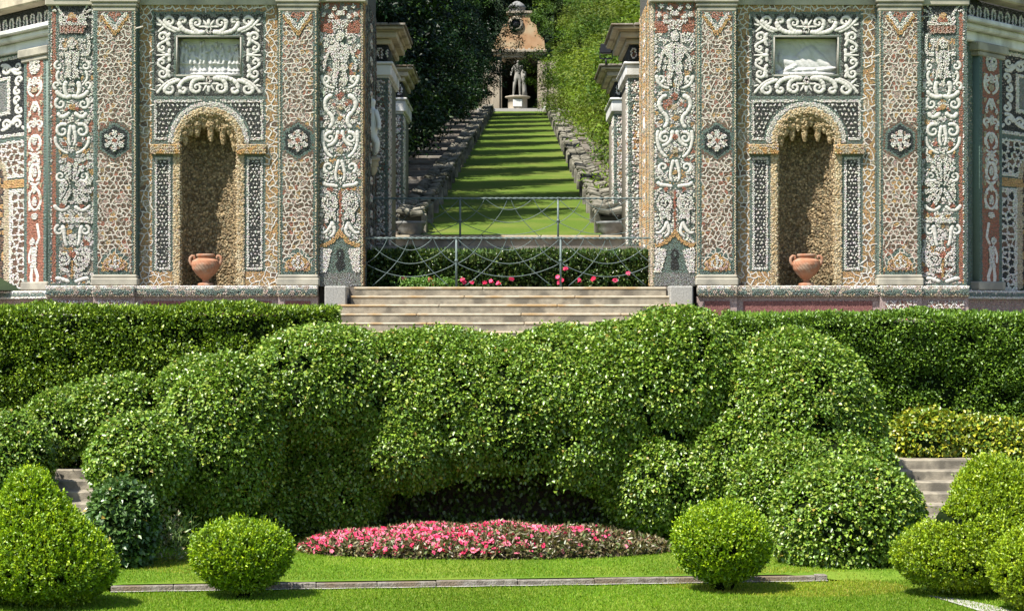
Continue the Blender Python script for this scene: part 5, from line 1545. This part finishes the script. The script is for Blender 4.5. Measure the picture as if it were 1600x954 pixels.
for (px, py) in ((671, 437), (676, 443), (723, 436), (737, 441), (757, 442), (768, 440), (800, 436), (779, 443), (871, 433), (877, 438), (884, 420), (905, 438), (927, 436), (961, 437), (981, 426), (632, 435), (873, 441), (725, 441)):
    lb = LB(); Y = .62
    c = np.array((wx(px, Y), Y + r.uniform(-.04, .04), wz(py, Y))) - np.array(fh.location)
    for k in range(3): bloom(r, lb, c + r.normal(size=3) * .012, .045, np.array([(.75, .06, .16), (.80, .10, .22), (.70, .04, .10)][r.integers(0, 3)]))
    lb.build('bloom', M['petal'], fh)
# --- low fresh green plants at the hedge foot
for (px, w_, lab) in ((655, 34, 'small bright green plant at the foot of the flowering hedge, left of centre'), (700, 16, 'tiny bright green seedling at the foot of the flowering hedge, under the left fence post')):
    root = empty('bedding_plant', (wx(px, .45), .45, 3.94), lab, 'plant'); lb = LB(); n = 26 * w_
    P = r.normal(size=(n, 3)) * np.array([w_ / 85 * .5, .08, .05]) + np.array([0, 0, .09]); P[:, 2] = np.abs(P[:, 2])
    lb.add(P, norm(r.normal(size=(n, 3)) * .6 + np.array([0, -.4, 1])), r.normal(size=(n, 3)), r.uniform(.03, .05, n), r.uniform(.02, .035, n), vary(r, n, [(.10, .22, .03), (.14, .26, .04)]))
    lb.build('foliage', M['box'], root)

# --- boxwood topiary
BOX = [(.185, .285, .006), (.14, .235, .007), (.26, .35, .008), (.10, .18, .008)]
def boxwood(ells, label, seed, zb, shoots=1050, cols=BOX, cat='boxwood shrub', rough=.05):
    r = np.random.default_rng(seed)
    E = []
    for (px, py, rx, rz, Y, ry) in ells:
        s = sc(Y)
        E.append(((wx(px, Y), Y, wz(py, Y)), (rx / s, ry, rz / s)))
    c0 = E[0][0]
    root = empty('boxwood_shrub', (c0[0], c0[1], zb), label, cat, 'boxwood shrubs on the lawn')
    off = np.array((c0[0], c0[1], zb))
    P, N = surf_points(r, E, shoots * .8, seed, rough, 4.0, zb + .05, .35, .75, .012)
    n = len(P)
    lb = LB()
    axis = norm(N * .75 + np.array([0, 0, .75]) + r.normal(size=(n, 3)) * .32)
    ln = r.uniform(.06, .15, n) * (1 + 1.1 * (r.random(n) < .25) * np.clip(N[:, 2] + .3, 0, 1))
    tone = vary(r, n, cols, .22)
    ks = 11
    for k in range(ks):
        t = k / (ks - 1)
        D = norm(axis * (.55 + .3 * t) + r.normal(size=(n, 3)) * .55)
        pos = P + axis * (ln * (t * 1.15 - .75))[:, None] + r.normal(size=(n, 3)) * .006
        L = r.uniform(.03, .048, n)
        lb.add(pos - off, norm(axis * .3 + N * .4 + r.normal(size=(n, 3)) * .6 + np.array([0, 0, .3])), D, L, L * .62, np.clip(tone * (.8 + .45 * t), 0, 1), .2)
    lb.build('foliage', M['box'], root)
    b = MB()
    for (c, rad) in E: ellipsoid_core(b, np.array(c) - off, rad, .74, seed, rough, 4.0, 18, zmin=.06)
    for k in range(6): b.tube([(r.uniform(-.15, .15), r.uniform(-.1, .1), -.02), (r.uniform(-.3, .3), r.uniform(-.2, .2), .3)], .02, 6)
    b.build('shaded_branch_core', M['core'], root)  # stems, plus a core whose black is painted inner shade
    return root
boxwood([(376, 866, 78, 52, -12.75, .6), (382, 850, 55, 38, -12.75, .5)], 'small round boxwood ball standing before the kerb, left of the flower bed', 61, -.1)
boxwood([(1131, 848, 76, 56, -12.1, .6), (1128, 838, 66, 46, -12.1, .55)], 'small round boxwood ball on the lawn, right of the flower bed', 62, -.1)
boxwood([(48, 778, 40, 44, -13.6, .4), (50, 804, 60, 54, -13.6, .5), (54, 830, 76, 58, -13.6, .6), (60, 858, 92, 62, -13.6, .72), (68, 888, 102, 56, -13.6, .8), (-20, 880, 80, 70, -13.4, .6)], 'big ragged pyramidal boxwood in the left corner of the lawn', 63, -.1, 1000, rough=.11)
boxwood([(1552, 764, 44, 46, -12.3, .4), (1548, 790, 64, 54, -12.3, .5), (1540, 815, 82, 56, -12.4, .65), (1510, 822, 64, 52, -12.5, .55), (1526, 840, 98, 56, -12.5, .75), (1514, 866, 104, 52, -12.5, .8), (1615, 820, 70, 82, -12.2, .6)], 'big spreading boxwood in front of the right stone steps', 64, -.1, 1050, [(.20, .285, .008), (.155, .235, .008), (.26, .33, .010), (.12, .19, .009)], rough=.10)
boxwood([(1612, 890, 62, 58, -14.0, .5)], 'boxwood ball cut by the right edge of the picture', 65, -.1, 1050, [(.20, .285, .008), (.155, .235, .008), (.26, .33, .010)])

# --- weeds between the small ivy ball and the left topiary
r = np.random.default_rng(15)
root = empty('weed_clump', (wx(268, -9.6), -9.6, 0), 'straggly weed clump with grassy blades beside the smallest ivy ball', 'weeds')
lb = LB(); n = 420
P = r.normal(size=(n, 3)) * np.array([.16, .12, .22]) + np.array([0, 0, .3]); P[:, 2] = np.abs(P[:, 2])
lb.add(P, r.normal(size=(n, 3)) + np.array([0, -.4, .6]), norm(r.normal(size=(n, 3)) + np.array([0, 0, .5])), r.uniform(.05, .11, n), r.uniform(.02, .04, n), vary(r, n, [(.14, .20, .06), (.09, .15, .04), (.25, .22, .12)]))
n = 26
lb.add(np.stack([r.uniform(-.1, .3, n), r.uniform(-.1, .1, n), r.uniform(.1, .5, n)], 1), r.normal(size=(n, 3)), norm(np.array([.4, 0, 1.]) + r.normal(size=(n, 3)) * .45), r.uniform(.2, .42, n), r.uniform(.008, .014, n), vary(r, n, [(.16, .24, .06)]))
lb.build('foliage', M['hedge'], root)

# ------------------------------------------------------------------ side steps
def side_steps(x0, x1, zt, yt, n, label, rise=.15, run=.36):
    root = empty('garden_steps', ((x0 + x1) / 2, yt, zt - rise * n), label, 'steps')
    off = np.array(root.location)
    for k in range(n):
        b = MB(); z = zt - k * rise; y = yt - k * run
        b.box(x0 - off[0], x1 - off[0], y - off[1], y + (1.0 if k == 0 else run + .1) - off[1], z - rise - .03 - off[2], z - off[2], None, .018)
        b.build('step', M['step'], root)
side_steps(wx(40, -6.1), wx(170, -6.1), wz(732, -6.0), -6.1, 7, 'flight of pale stone steps between the ivy domes at left', .145)
side_steps(wx(1365, -5.8), wx(1530, -5.8), wz(717, -5.7), -5.8, 7, 'flight of pale stone steps between boxwood and ivy at right', .145)

# ------------------------------------------------------------------ flower bed
r = np.random.default_rng(70)
bx, by, hx, hy, hz = wx(757, -8.1), -8.3, 2.72, 1.2, .33
fb = empty('flower_bed', (bx, by, 0), 'mounded bed of pink flowers over bronze leaves in front of the dark hollow', 'flower bed')
def bed_z(x, y):
    q = np.clip(1 - (x / hx) ** 2 - (y / hy) ** 2, 0, 1)
    return hz * q ** .45 * (1 + .08 * np.sin(x * 5))
b = MB(); nn = 40
vs = []
for j in range(nn + 1):
    for i in range(nn + 1):
        x, y = (-1 + 2 * i / nn) * hx, (-1 + 2 * j / nn) * hy
        vs.append((x, y, float(bed_z(np.float64(x * 1.05), np.float64(y * 1.06))) * .8 - .03))
b.add(vs, [(j * (nn + 1) + i, j * (nn + 1) + i + 1, (j + 1) * (nn + 1) + i + 1, (j + 1) * (nn + 1) + i) for j in range(nn) for i in range(nn)], True)
b.build('bed_soil', M['soil'], fb)
n = 24000
q = np.sqrt(r.random(n)); t = r.random(n) * 6.283
x, y = q * np.cos(t) * hx, q * np.sin(t) * hy
P = np.stack([x * 1.01, y * 1.02, bed_z(x, y) + r.uniform(-.05, .045, n)], 1)
lb = LB(); L = r.uniform(.05, .10, n)
lb.add(P, norm(np.array([0, -.25, 1.]) + r.normal(size=(n, 3)) * .5), norm(r.normal(size=(n, 3)) + np.array([0, -.3, .15])), L, L * .45, vary(r, n, [(.13, .105, .045), (.09, .08, .03), (.20, .175, .075), (.08, .115, .028), (.11, .07, .035)], .4), .2)
lb.build('foliage', M['hedge'], fb)
lb = LB()
for k in range(1450):
    for _ in range(30):
        q, t = math.sqrt(r.random()), r.random() * 6.283
        x, y = q * math.cos(t) * hx, q * math.sin(t) * hy
        dens = np.clip(.50 - x * .26 + .30 * (y > .2) * (x < 1.2) + .30 * math.sin(x * 2.2 + y * 5), .02, 1)
        if r.random() < dens: break
    z = float(bed_z(np.float64(x), np.float64(y))) + r.uniform(.02, .055)
    bloom(r, lb, np.array([x, y, z]), r.uniform(.036, .052), np.array([(.80, .07, .19), (.84, .13, .26), (.74, .04, .12), (.86, .24, .34)][r.integers(0, 4)]), 5, (0, -.5, 1))
o = lb.build('blossom', M['petal'], fb, 'stuff')

# ------------------------------------------------------------------ trees
def tree_meshes(H, R, h0, style, seed, nclump=320, per=70):
    r = np.random.default_rng(seed)
    lb = LB()
    hh = h0 + (H - h0) * (1 - np.sqrt(1 - r.random(nclump) * .985))
    prof = R * np.clip(1 - (hh - h0) / (H - h0), 0, 1) ** .75 * np.clip((hh - h0) / 1.2 + .55, 0, 1)
    A = r.random(nclump) * 6.283
    rho = prof * (.45 + .68 * r.random(nclump))
    Cc = np.stack([np.cos(A) * rho, np.sin(A) * rho, hh], 1)
    outd = norm(np.stack([np.cos(A), np.sin(A), np.full(nclump, .15)], 1))
    if style == 'broad':
        size = r.uniform(.35, .75, nclump); cols = [(.004, .014, .004), (.006, .020, .005), (.009, .028, .006), (.003, .010, .0035), (.035, .075, .012)]
    elif style == 'light':
        size = r.uniform(.4, .85, nclump); cols = [(.05, .10, .014), (.075, .14, .018), (.035, .075, .012), (.12, .18, .03), (.02, .05, .01)]
    else:
        size = r.uniform(.45, 1.05, nclump); cols = [(.085, .15, .014), (.12, .19, .018), (.055, .11, .014), (.155, .215, .022), (.13, .17, .026)]
    ci = np.repeat(np.arange(nclump), per); n = len(ci)
    q = norm(r.normal(size=(n, 3))) * (r.random((n, 1)) ** .5)
    P = Cc[ci] + q * size[ci][:, None] * np.array([1, 1, .62]) + outd[ci] * (q[:, 2:3] * 0)
    P[:, 2] -= ((q[:, 0] ** 2 + q[:, 1] ** 2) * size[ci] * .25)
    o_ = outd[ci]
    tone = vary(r, nclump, cols, .4)[ci] * r.uniform(.7, 1.35, (n, 1))
    if style != 'feather':
        L = r.uniform(.10, .19, n)
        lb.add(P, norm(o_ * .7 + np.array([0, 0, .6]) + r.normal(size=(n, 3)) * .55), norm(o_ * .5 + np.array([0, 0, -.35]) + r.normal(size=(n, 3)) * .6), L, L * .5, tone, .15)
    else:
        L = r.uniform(.09, .19, n)
        cdir = norm(outd + r.normal(size=(nclump, 3)) * .55 + np.array([0, 0, -.1]))[ci]
        lb.add(P, norm(o_ + np.array([0, 0, .4]) + r.normal(size=(n, 3)) * .7), norm(cdir * .7 + np.array([0, 0, -.25]) + r.normal(size=(n, 3)) * .45), L, L * .34, tone, .1)
    cr = np_mesh('crown', np.concatenate(lb.V), np.concatenate(lb.F), None, np.concatenate(lb.c), M['tree' if style == 'broad' else 'feather'])
    b = MB()
    b.tube([(0, 0, -.6), (.03, 0, H * .15), (-.03, .04, H * .45), (0, 0, H * .92)], [R * .10, R * .085, R * .06, .03], 9)
    for k in range(14):
        z = h0 + (H * .8 - h0) * (k + .5) / 14; t = k * 2.4; rr_ = R * .7 * (1 - (z - h0) / (H - h0))
        b.tube([(0, 0, z), (math.cos(t) * rr_ * .5, math.sin(t) * rr_ * .5, z + .25), (math.cos(t) * rr_, math.sin(t) * rr_, z + .1)], [.07, .05, .02], 6)
    tr = b.build('trunk', M['bark'])
    b = MB(); zs_ = [h0 + (H - h0) * t for t in (.02, .12, .3, .5, .7, .85, .95)]
    b.lathe([(.02, zs_[0])] + [(R * .62 * max(.02, 1 - (z - h0) / (H - h0)) ** .8, z) for z in zs_[1:]], n=14, mod=lambda q, z, t: q * (1 + .18 * math.sin(3 * t + z) + .12 * math.sin(5 * t - 2 * z)))
    return cr, tr, b.build('shadow_core', M['core'])  # solid core added inside the crown to make its cast shadow crisper
protoL = [tree_meshes(20, 3.5, 1.5, 'broad', 81, 430, 85), tree_meshes(21, 3.4, 1.3, 'broad', 82, 430, 85)]
protoR = [tree_meshes(17, 3.5, .3, 'feather', 83, 230, 230), tree_meshes(15, 3.9, .2, 'feather', 84, 210, 240)]
protoT = [tree_meshes(22, 4.9, 3.2, 'broad', 87, 520, 80), tree_meshes(21, 4.9, 2.2, 'light', 88, 420, 110)]
first = set()
def put_tree(proto, x, y, s, rot, label, group, name, zs=1.0):
    root = empty(name, (x, y, hill(x, y) + .1), label, 'tree', group)
    root.rotation_euler = (0, 0, rot); root.scale = (s, s, s * zs)
    for q in proto:
        c = q if q.name not in first else q.copy()
        if q.name in first: C.objects.link(c)
        first.add(q.name)
        c.parent = root
    return root
ordn = ['first', 'second', 'third', 'fourth', 'fifth', 'sixth', 'seventh', 'eighth', 'ninth', 'tenth', 'eleventh', 'twelfth', 'thirteenth', 'fourteenth', 'fifteenth', 'sixteenth', 'seventeenth', 'eighteenth']
r = random.Random(3)
ys = [10.5, 17.5, 25, 33, 41, 49, 57.5, 66, 75, 84, 93, 102, 111]
for i, y in enumerate(ys):
    xx = -6.6 if i == 0 else -5.5 + .5 * min(1, y / 90) + ax(y) - r.uniform(0, .3)
    put_tree(protoL[i % 2], xx, y, r.uniform(.96, 1.06), r.uniform(0, 6), 'dark glossy evergreen left of the lawn slope, %s tree counting up the hill' % ordn[i], 'dark evergreens along the left of the avenue', 'evergreen_tree', 1.0)
ys = [12, 19.5, 27, 35, 43.5, 52, 61, 70, 80, 90, 100, 110]
for i, y in enumerate(ys):
    put_tree(protoR[i % 2], 6.5 - .8 * min(1, y / 100) + ax(y) + r.uniform(-.1, .3), y, r.uniform(.95, 1.08), r.uniform(0, 6), 'light green feathery conifer right of the lawn slope, %s tree counting up the hill' % ordn[i], 'light conifers along the right of the avenue', 'conifer_tree')
# big trees off the avenue: they close the sky behind and throw shade on the left row
for i, (x, y, s, side) in enumerate(((-3.9, 112, 1.0, 2), (5.5, 113, 1.0, 2), (-8, 134, 1.5, 0), (2.2, 140, 1.6, 0), (10, 136, 1.5, 0), (-18, 128, 1.6, 0), (20, 130, 1.6, 0))):
    lab = ['dark evergreen leaning over the left of the temple steps', 'paler broadleaf tree leaning over the right of the temple steps', 'big dark evergreen behind the temple on its left', 'big dark evergreen rising directly behind the temple gable', 'big dark evergreen behind the temple on its right', 'dark evergreen in the wood far left of the temple', 'dark evergreen in the wood far right of the temple'][i]
    put_tree((protoT if side == 2 else protoL)[i % 2], x, y, s, i * 1.3, lab, 'dark evergreens round the temple', 'evergreen_tree')
for i, (x, y, s, pr) in enumerate(((-11.5, 12, 1.05, protoL), (-11.8, 21, 1.15, protoL), (-12, 32, 1.2, protoL), (-12.5, 45, 1.2, protoL), (-12.5, 60, 1.2, protoL), (12.5, 22, 1.15, protoR), (12.5, 40, 1.2, protoR), (12.5, 62, 1.2, protoR), (12.5, 86, 1.2, protoR), (-12.5, 80, 1.2, protoL), (-12.5, 100, 1.2, protoL))):
    put_tree(pr[i % 2], x, y, s, i * .9, ('dark evergreen' if pr is protoL else 'light green conifer') + ' of the outer row, %s tree back behind the front row' % ordn[i], 'outer row of trees', 'evergreen_tree' if pr is protoL else 'conifer_tree')

# ------------------------------------------------------------------ grass blades on the near lawns
r = np.random.default_rng(90)
def grass(name, n, xr_, yr, zf, label, h=.035):
    x = r.uniform(*xr_, n); y = r.uniform(*yr, n)
    z, ok = zf(x, y)
    P = np.stack([x, y, z], 1)[ok]; n = len(P)
    lb = LB()
    lb.add(P, r.normal(size=(n, 3)) * np.array([1, 1, .2]) + np.array([0, -.3, .3]), norm(np.array([0, 0, 1.]) + r.normal(size=(n, 3)) * .5), h * r.uniform(.5, 1.4, n), r.uniform(.006, .012, n), np.clip(vary(r, n, [(.13, .24, .008), (.165, .28, .010), (.105, .205, .008), (.24, .30, .035)], .25) * (1 + .13 * lump(P, 1.6, 3)[:, None]) * np.where((lump(P, 1.1, 8) > .7)[:, None], np.array([[1.45, 1.05, 1.6]]), 1.0), 0, 1), .05)
    o = lb.build(name, M['grass']); tag(o, label, 'grass', kind='stuff')
def ky(x): return kerb_y(np.clip(x, KX0 - .1, KX1 + .1))
px_ = np.array([p[0] for p in pts]); py_ = np.array([p[1] for p in pts])
def zlow(x, y):
    line = np.interp(x, px_, py_, left=99)
    strip = (y > line - .02) & (y < line + .45 * (x - px_[0]) / 1.2 + .05) & (x > px_[0]) 
    return np.full(len(x), -.1), (y < ky(x) - .01) & ~strip
grass('grass', 170000, (-7.2, 7.2), (-15.2, -10.9), zlow, 'short mown grass of the lower lawn in front of the kerb')
grass('grass', 130000, (-6.2, 6.8), (-12.4, -5.6), lambda x, y: (np.where((x < KX0) | (x > KX1), -.095 + .095 * np.clip((y - ky(x) - .1) / .15, 0, 1), 0.0), (y > ky(x) + np.where((x < KX0) | (x > KX1), 0, .18)) & (((x - bx) / hx) ** 2 + ((y - by) / hy) ** 2 > 1.0)), 'short mown grass of the upper lawn around the flower bed')
